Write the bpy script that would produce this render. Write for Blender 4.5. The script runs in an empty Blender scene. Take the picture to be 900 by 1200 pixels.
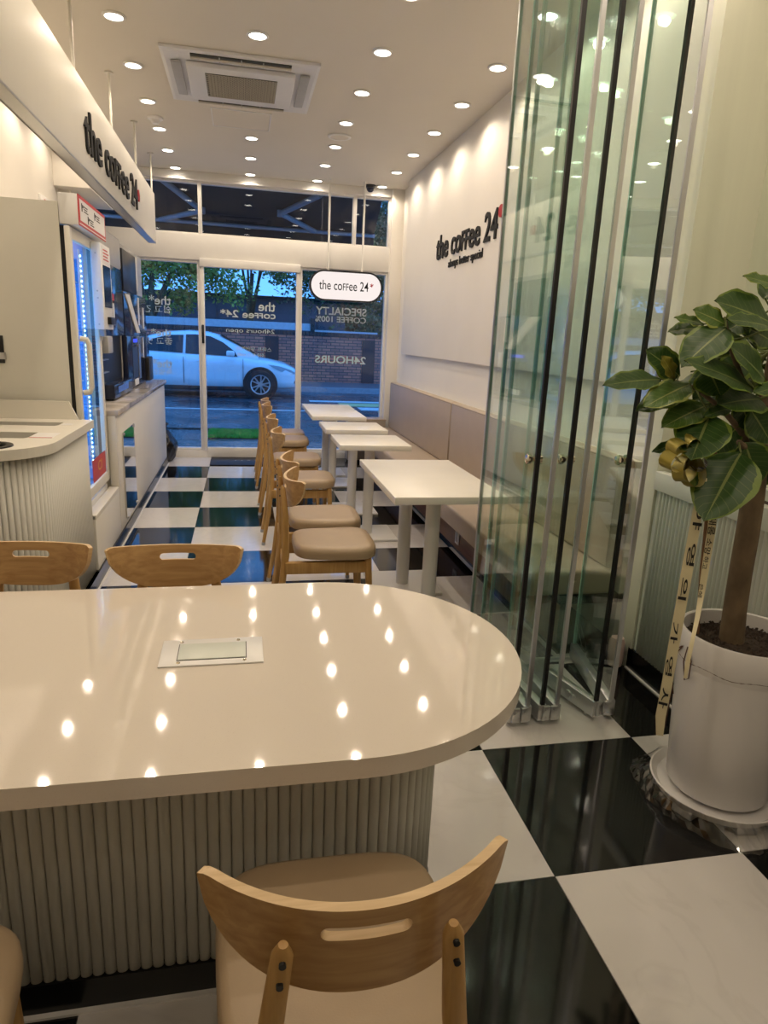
import bpy, bmesh, math, random
from mathutils import Vector, Matrix
random.seed(7)
S = bpy.context.scene
COL = S.collection
PI = math.pi

# ------------------------------------------------------------------ camera
FPX, PITCH, ROLL, YAW, CAMH = 787.23, -0.2529, 0.04543, 0.21314, 1.4336
cp, sp, cy_, sy_ = math.cos(PITCH), math.sin(PITCH), math.cos(YAW), math.sin(YAW)
FW = Vector((sy_*cp, cy_*cp, sp)); R0 = Vector((cy_, -sy_, 0)); U0 = R0.cross(FW)
RT = math.cos(ROLL)*R0 + math.sin(ROLL)*U0
UP = -math.sin(ROLL)*R0 + math.cos(ROLL)*U0
CAM = Vector((0, 0, CAMH))
cd = bpy.data.cameras.new('camera'); cam = bpy.data.objects.new('camera', cd); COL.objects.link(cam)
cam.matrix_world = Matrix(((RT.x, UP.x, -FW.x, 0), (RT.y, UP.y, -FW.y, 0), (RT.z, UP.z, -FW.z, CAMH), (0, 0, 0, 1)))
cd.sensor_fit = 'VERTICAL'; cd.sensor_height = 24.0; cd.lens = FPX/1200*24.0
cd.clip_start = 0.02; cd.clip_end = 300
S.camera = cam
def ray(u, v): return FW + RT*((u-450)/FPX) - UP*((v-600)/FPX)
def at_y(u, v, y):
    d = ray(u, v); return CAM + d*(y/d.y)

# ------------------------------------------------------------------ world, exposure
S.view_settings.view_transform = 'Standard'; S.view_settings.look = 'None'
S.view_settings.gamma = 1.0; S.view_settings.use_curve_mapping = False
S.view_settings.exposure = 0.0
W = bpy.data.worlds.new('dusk_sky'); S.world = W; W.use_nodes = True
nt = W.node_tree; bg = nt.nodes['Background']
tc = nt.nodes.new('ShaderNodeTexCoord'); sx = nt.nodes.new('ShaderNodeSeparateXYZ'); rp = nt.nodes.new('ShaderNodeValToRGB')
nt.links.new(tc.outputs['Generated'], sx.inputs[0]); nt.links.new(sx.outputs['Z'], rp.inputs[0]); nt.links.new(rp.outputs[0], bg.inputs['Color'])
rp.color_ramp.elements[0].position = 0.0; rp.color_ramp.elements[0].color = (0.12, 0.38, 0.95, 1)
rp.color_ramp.elements[1].position = 0.7; rp.color_ramp.elements[1].color = (0.08, 0.31, 0.92, 1)
bg.inputs['Strength'].default_value = 2.2
S.cycles.transparent_max_bounces = 40; S.cycles.max_bounces = 14; S.cycles.glossy_bounces = 8
LAMP_W = 9.3            # watts of one ceiling downlight
LAMP_COL = (1.0, 0.82, 0.63)

# ------------------------------------------------------------------ materials
def nmat(name):
    m = bpy.data.materials.new(name); m.use_nodes = True
    t = m.node_tree; return m, t, t.nodes['Principled BSDF']
def mat(name, col, rough=0.5, metal=0.0, var=0.04, scale=12.0, bump=0.0, spec=0.5, stretch=(1, 1, 1), bscale=None, coat=0.0, emit=None, estr=0.0):
    m, t, b = nmat(name); N, L = t.nodes, t.links
    tc = N.new('ShaderNodeTexCoord'); mp = N.new('ShaderNodeMapping'); mp.inputs['Scale'].default_value = stretch
    L.new(tc.outputs['Object'], mp.inputs[0])
    nz = N.new('ShaderNodeTexNoise'); nz.inputs['Scale'].default_value = scale; nz.inputs['Detail'].default_value = 4
    L.new(mp.outputs[0], nz.inputs['Vector'])
    r = N.new('ShaderNodeValToRGB')
    r.color_ramp.elements[0].position = 0.3; r.color_ramp.elements[1].position = 0.7
    r.color_ramp.elements[0].color = tuple(max(0, c*(1-var)) for c in col)+(1,)
    r.color_ramp.elements[1].color = tuple(min(1, c*(1+var)) for c in col)+(1,)
    L.new(nz.outputs['Fac'], r.inputs[0]); L.new(r.outputs[0], b.inputs['Base Color'])
    b.inputs['Roughness'].default_value = rough; b.inputs['Metallic'].default_value = metal
    b.inputs['Specular IOR Level'].default_value = spec
    b.inputs['Coat Weight'].default_value = coat
    if bump:
        n2 = N.new('ShaderNodeTexNoise'); n2.inputs['Scale'].default_value = bscale or scale*6; n2.inputs['Detail'].default_value = 3
        L.new(mp.outputs[0], n2.inputs['Vector'])
        bp = N.new('ShaderNodeBump'); bp.inputs['Strength'].default_value = bump; bp.inputs['Distance'].default_value = 0.002
        L.new(n2.outputs['Fac'], bp.inputs['Height']); L.new(bp.outputs[0], b.inputs['Normal'])
    if emit:
        b.inputs['Emission Color'].default_value = emit+(1,); b.inputs['Emission Strength'].default_value = estr
    return m
def wood(name, c1, c2, rough=0.42, grain=(3, 45, 45)):
    m, t, b = nmat(name); N, L = t.nodes, t.links
    tc = N.new('ShaderNodeTexCoord'); mp = N.new('ShaderNodeMapping'); mp.inputs['Scale'].default_value = grain
    oi = N.new('ShaderNodeObjectInfo'); ad = N.new('ShaderNodeVectorMath'); ad.operation = 'ADD'
    L.new(tc.outputs['Object'], ad.inputs[0]); L.new(oi.outputs['Random'], ad.inputs[1]); L.new(ad.outputs[0], mp.inputs[0])
    nz = N.new('ShaderNodeTexNoise'); nz.inputs['Scale'].default_value = 1.6; nz.inputs['Detail'].default_value = 6; nz.inputs['Distortion'].default_value = 0.6
    L.new(mp.outputs[0], nz.inputs['Vector'])
    r = N.new('ShaderNodeValToRGB'); r.color_ramp.elements[0].position = 0.32; r.color_ramp.elements[1].position = 0.68
    r.color_ramp.elements[0].color = c1+(1,); r.color_ramp.elements[1].color = c2+(1,)
    L.new(nz.outputs['Fac'], r.inputs[0]); L.new(r.outputs[0], b.inputs['Base Color'])
    b.inputs['Roughness'].default_value = rough
    return m
def glass(name, tint=(0.96, 0.99, 0.97), boost=1.0, ior=1.5):
    """thin architectural glass: clear transmission plus mirror reflection by the Fresnel law"""
    m = bpy.data.materials.new(name); m.use_nodes = True; t = m.node_tree; N, L = t.nodes, t.links
    N.clear(); out = N.new('ShaderNodeOutputMaterial'); mx = N.new('ShaderNodeMixShader')
    tr = N.new('ShaderNodeBsdfTransparent'); tr.inputs[0].default_value = tint+(1,)
    gl = N.new('ShaderNodeBsdfGlossy'); gl.inputs['Roughness'].default_value = 0.0; gl.inputs[0].default_value = (1, 1, 1, 1)
    lw_ = N.new('ShaderNodeLayerWeight'); lw_.inputs[0].default_value = 0.5          # Facing = 1 - |cos|, the same from both sides
    pw = N.new('ShaderNodeMath'); pw.operation = 'POWER'; pw.inputs[1].default_value = 5.0; L.new(lw_.outputs['Facing'], pw.inputs[0])
    f0 = ((ior-1)/(ior+1))**2*boost
    ml = N.new('ShaderNodeMath'); ml.operation = 'MULTIPLY_ADD'; ml.inputs[1].default_value = 1-f0; ml.inputs[2].default_value = f0; ml.use_clamp = True
    L.new(pw.outputs[0], ml.inputs[0]); L.new(ml.outputs[0], mx.inputs[0]); L.new(tr.outputs[0], mx.inputs[1]); L.new(gl.outputs[0], mx.inputs[2]); L.new(mx.outputs[0], out.inputs[0])
    return m
def emis(name, col, s):
    m = bpy.data.materials.new(name); m.use_nodes = True; t = m.node_tree; t.nodes.clear()
    e = t.nodes.new('ShaderNodeEmission'); e.inputs[0].default_value = col+(1,); e.inputs[1].default_value = s
    o = t.nodes.new('ShaderNodeOutputMaterial'); t.links.new(e.outputs[0], o.inputs[0]); return m

M = {}
M['wall'] = mat('wall_paint', (0.80, 0.765, 0.70), 0.55, var=0.015, scale=3, bump=0.04)
M['ceil'] = mat('ceiling_paint', (0.74, 0.69, 0.60), 0.6, var=0.012, scale=2, bump=0.03)
M['greenwall'] = mat('pale_streaked_wall', (0.78, 0.78, 0.645), 0.5, var=0.02, scale=4, stretch=(6, 6, 0.2))  # pale wall colour with faint vertical streaks
M['frame'] = mat('white_window_frame', (0.80, 0.78, 0.74), 0.35, var=0.01)
M['cream'] = mat('cream_cabinet_film', (0.74, 0.71, 0.63), 0.42, var=0.012, scale=5)
M['flute'] = mat('grey_white_fluting', (0.66, 0.65, 0.59), 0.5, var=0.015, scale=5)
M['wains'] = mat('green_white_fluting', (0.72, 0.73, 0.665), 0.5, var=0.015, scale=5)
M['blackbase'] = mat('black_baseboard', (0.006, 0.006, 0.006), 0.25, var=0.1)
M['caulk'] = mat('white_caulk', (0.72, 0.71, 0.68), 0.4)
M['grout'] = mat('grey_grout', (0.30, 0.29, 0.28), 0.8, var=0.1)
M['black'] = mat('black_plastic', (0.010, 0.010, 0.011), 0.32, var=0.1)
M['navy'] = mat('navy_glossy_panel', (0.016, 0.022, 0.05), 0.12, var=0.08)
M['grey'] = mat('grey_plastic', (0.42, 0.42, 0.42), 0.4)
M['steel'] = mat('brushed_steel', (0.60, 0.60, 0.60), 0.28, metal=1.0, stretch=(1, 40, 1), var=0.08)
M['alu'] = mat('satin_aluminium', (0.62, 0.63, 0.64), 0.3, metal=0.85, var=0.03)
M['brass'] = mat('bright_nickel', (0.78, 0.70, 0.56), 0.12, metal=1.0)
M['white'] = mat('white_plastic', (0.82, 0.81, 0.79), 0.3, var=0.01)
M['tabletop'] = mat('white_laminate', (0.82, 0.79, 0.72), 0.3, var=0.012)
M['postwhite'] = mat('white_powder_coat', (0.72, 0.71, 0.68), 0.35, var=0.01)
M['leather'] = mat('taupe_leatherette', (0.40, 0.295, 0.185), 0.42, var=0.04, scale=9, bump=0.12, bscale=300)
M['benchlea'] = mat('greige_leatherette', (0.42, 0.34, 0.26), 0.42, var=0.03, scale=7, bump=0.1, bscale=300)
M['piping'] = mat('seam_piping', (0.30, 0.235, 0.17), 0.5)
M['oak'] = wood('oak_legs', (0.40, 0.22, 0.065), (0.52, 0.315, 0.11), 0.42, (40, 40, 3))
M['oakback'] = wood('oak_veneer', (0.41, 0.23, 0.085), (0.56, 0.345, 0.145), 0.38, (2.2, 40, 40))
M['ply'] = wood('plywood_edge', (0.62, 0.43, 0.22), (0.76, 0.56, 0.32), 0.45, (3, 60, 160))
M['walnut'] = wood('walnut_panel', (0.13, 0.055, 0.028), (0.21, 0.10, 0.05), 0.4, (40, 2.5, 40))
M['letter'] = mat('black_letter', (0.005, 0.005, 0.005), 0.75, var=0.05)
M['red'] = mat('dark_red', (0.42, 0.012, 0.016), 0.4, var=0.05)
M['redframe'] = mat('red_print', (0.55, 0.04, 0.035), 0.4, var=0.05)
M['vinyl'] = mat('silver_grey_vinyl', (0.80, 0.77, 0.72), 0.6, var=0.02)
M['pot'] = mat('white_glazed_pot', (0.80, 0.78, 0.76), 0.22, var=0.02, scale=3)
M['soil'] = mat('dark_soil', (0.045, 0.03, 0.02), 0.95, var=0.5, scale=60, bump=1.0, bscale=90)
M['bark'] = mat('grey_brown_bark', (0.15, 0.105, 0.06), 0.8, var=0.3, scale=22, bump=0.6, bscale=70, stretch=(1, 1, 0.5))
M['stake'] = mat('brown_stake', (0.16, 0.08, 0.035), 0.7, var=0.2)
M['cord'] = mat('brown_cord', (0.11, 0.05, 0.03), 0.6)
M['ribbon'] = mat('cream_ribbon', (0.80, 0.72, 0.46), 0.35, var=0.03)
M['gold'] = mat('olive_gold_ribbon', (0.32, 0.265, 0.045), 0.28, metal=0.4, var=0.1)
M['ink'] = mat('black_ink', (0.01, 0.01, 0.01), 0.6)
M['acwhite'] = mat('air_conditioner_plastic', (0.76, 0.76, 0.78), 0.35, var=0.01)
M['acdark'] = mat('air_conditioner_slot', (0.05, 0.05, 0.045), 0.6)
M['acgrid'] = mat('air_conditioner_grille', (0.52, 0.48, 0.40), 0.6)
M['glass_front'] = glass('shop_front_glass', (0.90, 0.97, 0.98), 1.5)
M['glass_door'] = glass('green_tinted_glass', (0.925, 0.974, 0.953), 1.35)
M['glass_edge'] = mat('green_glass_edge', (0.30, 0.52, 0.43), 0.08, var=0.1, spec=0.8)
M['glass_fridge'] = glass('cooler_glass', (0.93, 0.97, 1.0), 1.0)
M['seal'] = mat('black_rubber_seal', (0.006, 0.006, 0.007), 0.4)
M['lens'] = emis('lit_downlight_lens', (1.0, 0.93, 0.80), 9.0)
M['led'] = emis('cold_led_bead', (0.42, 0.84, 1.0), 7.0)
M['signlit'] = emis('lit_acrylic_sign', (1.0, 0.90, 0.86), 0.98)
M['coolwall'] = mat('cooler_liner', (0.16, 0.46, 0.88), 0.4, var=0.03)
M['marble'] = mat('grey_marble_top', (0.46, 0.42, 0.38), 0.14, var=0.35, scale=6, stretch=(1, 1, 1))
M['bag'] = mat('black_bin_bag', (0.008, 0.008, 0.009), 0.22, bump=1.0, bscale=22)
M['mirror'] = mat('mirror_panel', (0.75, 0.76, 0.76), 0.03, metal=1.0, var=0.01)
M['film'] = glass('clear_plastic_film', (0.93, 0.93, 0.93), 4.0)
M['mat_b'] = mat('black_rubber_mat', (0.012, 0.012, 0.012), 0.55, bump=0.5, bscale=200)

def quartz():
    m, t, b = nmat('cream_quartz_top'); N, L = t.nodes, t.links
    tc = N.new('ShaderNodeTexCoord'); v = N.new('ShaderNodeTexVoronoi'); v.inputs['Scale'].default_value = 190
    L.new(tc.outputs['Object'], v.inputs['Vector'])
    r = N.new('ShaderNodeValToRGB'); e = r.color_ramp.elements
    e[0].position = 0.0; e[0].color = (0.60, 0.53, 0.45, 1); e[1].position = 0.16; e[1].color = (0.77, 0.70, 0.61, 1)
    L.new(v.outputs['Distance'], r.inputs[0]); L.new(r.outputs[0], b.inputs['Base Color'])
    b.inputs['Roughness'].default_value = 0.045
    return m
M['quartz'] = quartz()
def tile(name, c, c2, vein):
    m, t, b = nmat(name); N, L = t.nodes, t.links
    tc = N.new('ShaderNodeTexCoord'); oi = N.new('ShaderNodeObjectInfo'); ad = N.new('ShaderNodeVectorMath'); ad.operation = 'MULTIPLY_ADD'
    L.new(oi.outputs['Random'], ad.inputs[0]); ad.inputs[1].default_value = (17, 9, 5); L.new(tc.outputs['Object'], ad.inputs[2])
    nz = N.new('ShaderNodeTexNoise'); nz.inputs['Scale'].default_value = 2.6; nz.inputs['Detail'].default_value = 7; nz.inputs['Distortion'].default_value = 1.6
    L.new(ad.outputs[0], nz.inputs['Vector'])
    r = N.new('ShaderNodeValToRGB'); e = r.color_ramp.elements
    e[0].position = 0.46; e[0].color = c+(1,); e[1].position = 0.54; e[1].color = c+(1,)
    x = r.color_ramp.elements.new(0.5); x.color = c2+(1,)
    L.new(nz.outputs['Fac'], r.inputs[0]); L.new(r.outputs[0], b.inputs['Base Color'])
    b.inputs['Roughness'].default_value = 0.07
    return m
M['tile_w'] = tile('polished_white_tile', (0.68, 0.655, 0.625), (0.645, 0.62, 0.59), 1)
M['tile_b'] = tile('polished_black_tile', (0.006, 0.006, 0.006), (0.010, 0.010, 0.010), 1)

# ------------------------------------------------------------------ mesh helpers
def link_mesh(name, bm, mats, parent=None, smooth=False, loc=None):
    me = bpy.data.meshes.new(name); bmesh.ops.recalc_face_normals(bm, faces=bm.faces); bm.to_mesh(me); bm.free()
    for m in (mats if isinstance(mats, (list, tuple)) else [mats]): me.materials.append(m)
    if smooth:
        for p in me.polygons: p.use_smooth = True
    return add(name, me, parent, loc)
def add(name, me, parent=None, loc=None, rot=None):
    o = bpy.data.objects.new(name, me); COL.objects.link(o)
    if parent is not None: o.parent = parent
    if loc is not None: o.location = loc
    if rot is not None: o.rotation_euler = rot
    return o
def smooth_by_angle(o, deg=40):
    me = o.data
    for p in me.polygons: p.use_smooth = True
    bm = bmesh.new(); bm.from_mesh(me)
    for e in bm.edges:
        if len(e.link_faces) == 2 and e.calc_face_angle(0) > math.radians(deg): e.smooth = False
    bm.to_mesh(me); bm.free()
    return o
def tag(o, label, cat=None, group=None, kind=None):
    if label: o['label'] = label
    if cat: o['category'] = cat
    if group: o['group'] = group
    if kind: o['kind'] = kind
    return o
def thing(name, label, cat, loc=(0, 0, 0), rotz=0.0, group=None):
    o = bpy.data.objects.new(name, None); COL.objects.link(o); o.empty_display_size = 0.05
    o.location = loc; o.rotation_euler = (0, 0, rotz)
    return tag(o, label, cat, group)
def struct(o): o['kind'] = 'structure'; return o
def box(bm, lo, hi, bev=0.0, seg=2, mi=0):
    r = bmesh.ops.create_cube(bm, size=1.0)
    c = [(a+b)/2 for a, b in zip(lo, hi)]; s = [abs(b-a) for a, b in zip(lo, hi)]
    for v in r['verts']: v.co = Vector((c[0]+v.co.x*s[0], c[1]+v.co.y*s[1], c[2]+v.co.z*s[2]))
    fs = {f for v in r['verts'] for f in v.link_faces}
    for f in fs: f.material_index = mi
    if bev:
        es = list({e for f in fs for e in f.edges})
        q = bmesh.ops.bevel(bm, geom=es, offset=bev, segments=seg, profile=0.5, affect='EDGES')
        for f in q['faces']: f.material_index = mi
def bx(name, lo, hi, m, parent=None, bev=0.0, seg=2):
    bm = bmesh.new(); box(bm, lo, hi, bev, seg)
    o = link_mesh(name, bm, m, parent)
    if bev: smooth_by_angle(o, 30)
    return o
def frame_mat(d):
    d = d.normalized(); a = Vector((0, 0, 1)) if abs(d.z) < 0.95 else Vector((1, 0, 0))
    x = a.cross(d).normalized(); return x, d.cross(x)
def tube(bm, pts, rad, seg=8, cap=True, mi=0, squash=1.0):
    pts = [Vector(p) for p in pts]; n = len(pts)
    rad = rad if isinstance(rad, (list, tuple)) else [rad]*n
    rings = []; prev = None
    for i, p in enumerate(pts):
        d = (pts[min(i+1, n-1)]-pts[max(i-1, 0)])
        x, y = frame_mat(d)
        if prev is not None:
            x = (prev-d.normalized()*prev.dot(d.normalized())).normalized(); y = d.normalized().cross(x)
        prev = x
        rings.append([bm.verts.new(p+(x*math.cos(2*PI*k/seg)+y*math.sin(2*PI*k/seg)*squash)*rad[i]) for k in range(seg)])
    for a, b in zip(rings, rings[1:]):
        for k in range(seg): bm.faces.new((a[k], a[(k+1) % seg], b[(k+1) % seg], b[k])).material_index = mi
    if cap:
        bm.faces.new(rings[0][::-1]).material_index = mi; bm.faces.new(rings[-1]).material_index = mi
def tb(name, pts, rad, m, parent=None, seg=10, **k):
    bm = bmesh.new(); tube(bm, pts, rad, seg, **k); return smooth_by_angle(link_mesh(name, bm, m, parent), 50)
def prism(bm, outline, z0, z1, bev=0.0, mi=0, seg=2):
    n = len(outline)
    a = [bm.verts.new((x, y, z0)) for x, y in outline]; b = [bm.verts.new((x, y, z1)) for x, y in outline]
    fb = bm.faces.new(a[::-1]); ft = bm.faces.new(b)
    sd = [bm.faces.new((a[i], a[(i+1) % n], b[(i+1) % n], b[i])) for i in range(n)]
    for f in [fb, ft]+sd: f.material_index = mi
    if bev:
        q = bmesh.ops.bevel(bm, geom=list(set(fb.edges) | set(ft.edges)), offset=bev, segments=seg, profile=0.5, affect='EDGES')
        for f in q['faces']: f.material_index = mi
def lathe(bm, prof, seg=40, mi=0, c=(0, 0)):
    rings = []
    for r, z in prof:
        if r < 1e-5: rings.append([bm.verts.new((c[0], c[1], z))])
        else: rings.append([bm.verts.new((c[0]+r*math.cos(2*PI*k/seg), c[1]+r*math.sin(2*PI*k/seg), z)) for k in range(seg)])
    for a, b in zip(rings, rings[1:]):
        for k in range(seg):
            v = [a[k % len(a)], a[(k+1) % len(a)], b[(k+1) % len(b)], b[k % len(b)]]
            u = []
            for q in v:
                if q not in u: u.append(q)
            if len(u) > 2: bm.faces.new(u).material_index = mi
def lt(name, prof, m, parent=None, seg=40, c=(0, 0), ang=35):
    bm = bmesh.new(); lathe(bm, prof, seg, 0, c); return smooth_by_angle(link_mesh(name, bm, m, parent), ang)
def stadium(cx0, cx1, cy, r, n=28):
    o = []
    for k in range(n+1):
        a = -PI/2+PI*k/n; o.append((cx1+r*math.cos(a), cy+r*math.sin(a)))
    for k in range(n+1):
        a = PI/2+PI*k/n; o.append((cx0+r*math.cos(a), cy+r*math.sin(a)))
    return o
def sampled(outline, pitch):
    """points and outward normals at equal steps along a closed counter-clockwise outline"""
    P = [Vector((x, y, 0)) for x, y in outline]; n = len(P)
    seg = [(P[(i+1) % n]-P[i]).length for i in range(n)]; tot = sum(seg); cnt = round(tot/pitch); out = []
    i = 0; acc = 0
    for k in range(cnt):
        s = tot*k/cnt
        while acc+seg[i] < s: acc += seg[i]; i += 1
        d = (P[(i+1) % n]-P[i]); f = (s-acc)/seg[i]; p = P[i]+d*f; d.normalize()
        out.append((p, Vector((d.y, -d.x, 0))))
    return out

# text ---------------------------------------------------------------
def text_bm(body, extrude=0.0, bold=0.0, smallcaps=(), spacing=1.0, align='LEFT', line=1.0):
    c = bpy.data.curves.new('lettering', 'FONT'); c.body = body; c.size = 1.0; c.extrude = extrude; c.offset = bold
    c.space_character = spacing; c.align_x = align; c.resolution_u = 4; c.space_line = line; c.small_caps_scale = 0.74
    for i in smallcaps: c.body_format[i].use_small_caps = True
    o = bpy.data.objects.new('lettering', c); COL.objects.link(o)
    dg = bpy.context.evaluated_depsgraph_get(); me = bpy.data.meshes.new_from_object(o.evaluated_get(dg))
    bpy.data.objects.remove(o); bpy.data.curves.remove(c)
    bm = bmesh.new(); bm.from_mesh(me); bpy.data.meshes.remove(me)
    bmesh.ops.remove_doubles(bm, verts=bm.verts, dist=1e-5)
    xs = [v.co.x for v in bm.verts]; ys = [v.co.y for v in bm.verts]
    bm_box = (min(xs), max(xs), min(ys), max(ys))
    return bm, bm_box
def place_text(bm, bbx, origin, ex, ey, width, height, depth=None, mirror=False):
    x0, x1, y0, y1 = bbx; ex = Vector(ex); ey = Vector(ey); ez = ex.cross(ey)
    zs = [v.co.z for v in bm.verts]; zr = max(zs)-min(zs); zmin = min(zs)
    for v in bm.verts:
        fx = (v.co.x-x0)/(x1-x0); fy = (v.co.y-y0)/(y1-y0); fz = (v.co.z-zmin)
        if mirror: fx = 1-fx
        v.co = Vector(origin)+ex*(fx*width)+ey*(fy*height)+ez*((fz/zr*depth) if (depth and zr > 1e-9) else 0.0)
def lettering(name, body, origin, ex, ey, width, height, m, parent, mirror=False, depth=None, **k):
    bm, b = text_bm(body, extrude=0.05 if depth else 0.0, **k)
    place_text(bm, b, origin, ex, ey, width, height, depth, mirror)
    me = bpy.data.meshes.new(name)
    if depth: bmesh.ops.recalc_face_normals(bm, faces=bm.faces)
    bm.to_mesh(me); bm.free(); me.materials.append(m)
    return add(name, me, parent)
def split_letters(body, origin, ex, ey, width, height, m, parent, depth, name='letter', **k):
    bm, b = text_bm(body, extrude=0.05, **k); place_text(bm, b, origin, ex, ey, width, height, depth)
    bmesh.ops.recalc_face_normals(bm, faces=bm.faces)
    seen = set()
    for v0 in list(bm.verts):
        if v0 in seen: continue
        comp = []; st = [v0]; seen.add(v0)
        while st:
            v = st.pop(); comp.append(v)
            for e in v.link_edges:
                w = e.other_vert(v)
                if w not in seen: seen.add(w); st.append(w)
        idx = {v: i for i, v in enumerate(comp)}
        fs = {f for v in comp for f in v.link_faces}
        me = bpy.data.meshes.new(name); me.from_pydata([v.co[:] for v in comp], [], [[idx[v] for v in f.verts] for f in fs])
        me.materials.append(m); add(name, me, parent)
    bm.free()

# ================================================================== SETTING
XL, XR, YF, YB, ZC = -1.60, 1.737, 8.05, -2.6, 3.04   # left wall, right wall, glass front, wall behind, ceiling
XRN = 2.02                                             # right wall of the near bay
YT = 2.56                                              # where the near bay ends (folding door track)
floor = struct(bx('floor', (-2.0, YB, -0.12), (2.2, 8.2, -0.012), M['grout']))
floor['label'] = 'polished black and white checkered tile floor'
GX, GY, T = -0.3564, 7.4227, 0.6
def tile_mesh(x0, x1, y0, y1):
    bm = bmesh.new(); g = 0.0012
    box(bm, (x0+g, y0+g, -0.012), (x1-g, y1-g, 0.0)); return bm
shared = {}
for i in range(-3, 5):
    for j in range(-17, 1):
        x0, x1, y0, y1 = GX+i*T, GX+(i+1)*T, GY+j*T, GY+(j+1)*T
        lx = XL if y1 < 2.9 else -0.80
        rx = XRN if y1 < 2.0 else XR
        cx0, cx1, cy0, cy1 = max(x0, lx), min(x1, rx), max(y0, YB), min(y1, 8.0)
        if cx1-cx0 < 0.02 or cy1-cy0 < 0.02: continue
        w = (i+j) % 2 == 1
        key = (w, round(cx1-cx0, 3), round(cy1-cy0, 3))
        if key not in shared:
            bm = tile_mesh(-(cx1-cx0)/2, (cx1-cx0)/2, -(cy1-cy0)/2, (cy1-cy0)/2)
            me = bpy.data.meshes.new('tile'); bm.to_mesh(me); bm.free(); me.materials.append(M['tile_w' if w else 'tile_b']); shared[key] = me
        add('tile', shared[key], floor, ((cx0+cx1)/2, (cy0+cy1)/2, 0))
ceiling = struct(bx('ceiling', (-2.0, YB, ZC), (2.3, 8.3, ZC+0.15), M['ceil']))
struct(bx('wall_left', (XL-0.12, YB, -0.1), (XL, 8.2, ZC), M['wall']))
struct(bx('wall_back', (-2.0, YB-0.12, -0.1), (2.3, YB, ZC), M['wall']))
# right wall: a thicker upper lining above a lower wall, ending in a corner pier at the glass front
wr = struct(bx('wall_right', (XR+0.055, YT+0.061, -0.1), (XR+0.25, 8.2, ZC), M['wall']))
bx('upper_lining', (XR, YT+0.062, 1.275), (XR+0.06, 7.52, ZC), M['wall'], wr, bev=0.003)
struct(bx('wall_right_near', (XRN, YB, -0.1), (XRN+0.15, YT+0.02, ZC), M['greenwall']))
struct(bx('wall_return', (XR+0.004, YT-0.02, -0.1), (XRN+0.1, YT+0.06, ZC), M['greenwall']))
struct(bx('trim_1', (1.655, 7.93, 0.0), (XR+0.06, 8.15, ZC), M['wall'], bev=0.003))          # corner pier
struct(bx('trim_2', (XL, 7.02, 0.0), (XL+0.10, 8.0, ZC), M['wall'], bev=0.003))              # left pier
struct(bx('trim_3', (XL, 6.86, 2.60), (XL+0.30, 8.0, ZC), M['wall'], bev=0.003))             # boxed soffit on the left

# ---- glass front ----------------------------------------------------
F = M['frame']
def bars(name, lst, parent):
    for lo, hi in lst: bx(name, lo, hi, F, parent, bev=0.004)
sill = struct(bx('trim_4', (XL, 8.0, -0.02), (1.66, 8.12, 0.075), F, bev=0.004))
head = struct(bx('trim_5', (XL, 7.99, 2.165), (1.66, 8.13, 2.425), F, bev=0.004))
struct(bx('trim_6', (XL, 7.97, 2.955), (1.66, 8.15, ZC), F, bev=0.004))
def window(name, x0, x1, z0, z1, w=0.03, label=None):
    o = bpy.data.objects.new(name, None); COL.objects.link(o); o.location = (0, 0, 0); struct(o)
    if label: o['label'] = label
    bars('frame_bar', [((x0, 8.02, z0), (x0+w, 8.10, z1)), ((x1-w, 8.02, z0), (x1, 8.10, z1)), ((x0+w, 8.02, z0), (x1-w, 8.10, z0+w)), ((x0+w, 8.02, z1-w), (x1-w, 8.10, z1))], o)
    bm = bmesh.new(); v = [bm.verts.new(p) for p in ((x0+w, 8.06, z0+w), (x1-w, 8.06, z0+w), (x1-w, 8.06, z1-w), (x0+w, 8.06, z1-w))]; bm.faces.new(v)
    link_mesh('pane', bm, M['glass_front'], o)
    return o
w1 = window('window_1', XL+0.02, -0.445, 0.075, 2.165, 0.03, 'left shop window pane with grey lettering')
w2 = window('window_2', 0.645, 1.655, 0.075, 2.165, 0.028, 'right shop window pane with grey lettering')
window('window_3', XL+0.02, -0.43, 2.425, 2.955, 0.02, 'left transom window under the ceiling')
window('window_4', -0.43, 1.25, 2.425, 2.955, 0.02, 'wide middle transom window under the ceiling')
window('window_5', 1.25, 1.655, 2.425, 2.955, 0.02, 'narrow right transom window under the ceiling')
d1 = bpy.data.objects.new('door_1', None); COL.objects.link(d1); struct(d1); d1['label'] = 'white framed glass sliding entrance door'
bars('frame_bar', [((-0.445, 7.99, 0.075), (-0.40, 8.07, 2.165)), ((0.605, 7.99, 0.075), (0.645, 8.07, 2.165)), ((-0.40, 7.99, 0.0), (0.605, 8.05, 0.115)), ((-0.445, 7.96, 2.10), (0.645, 8.06, 2.185))], d1)
bm = bmesh.new(); bm.faces.new([bm.verts.new(p) for p in ((-0.40, 8.03, 0.115), (0.605, 8.03, 0.115), (0.605, 8.03, 2.10), (-0.40, 8.03, 2.10))]); link_mesh('pane', bm, M['glass_front'], d1)
hd = bx('door_handle', (-0.437, 7.965, 1.29), (-0.41, 7.992, 1.49), M['black'], d1, bev=0.008)
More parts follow.
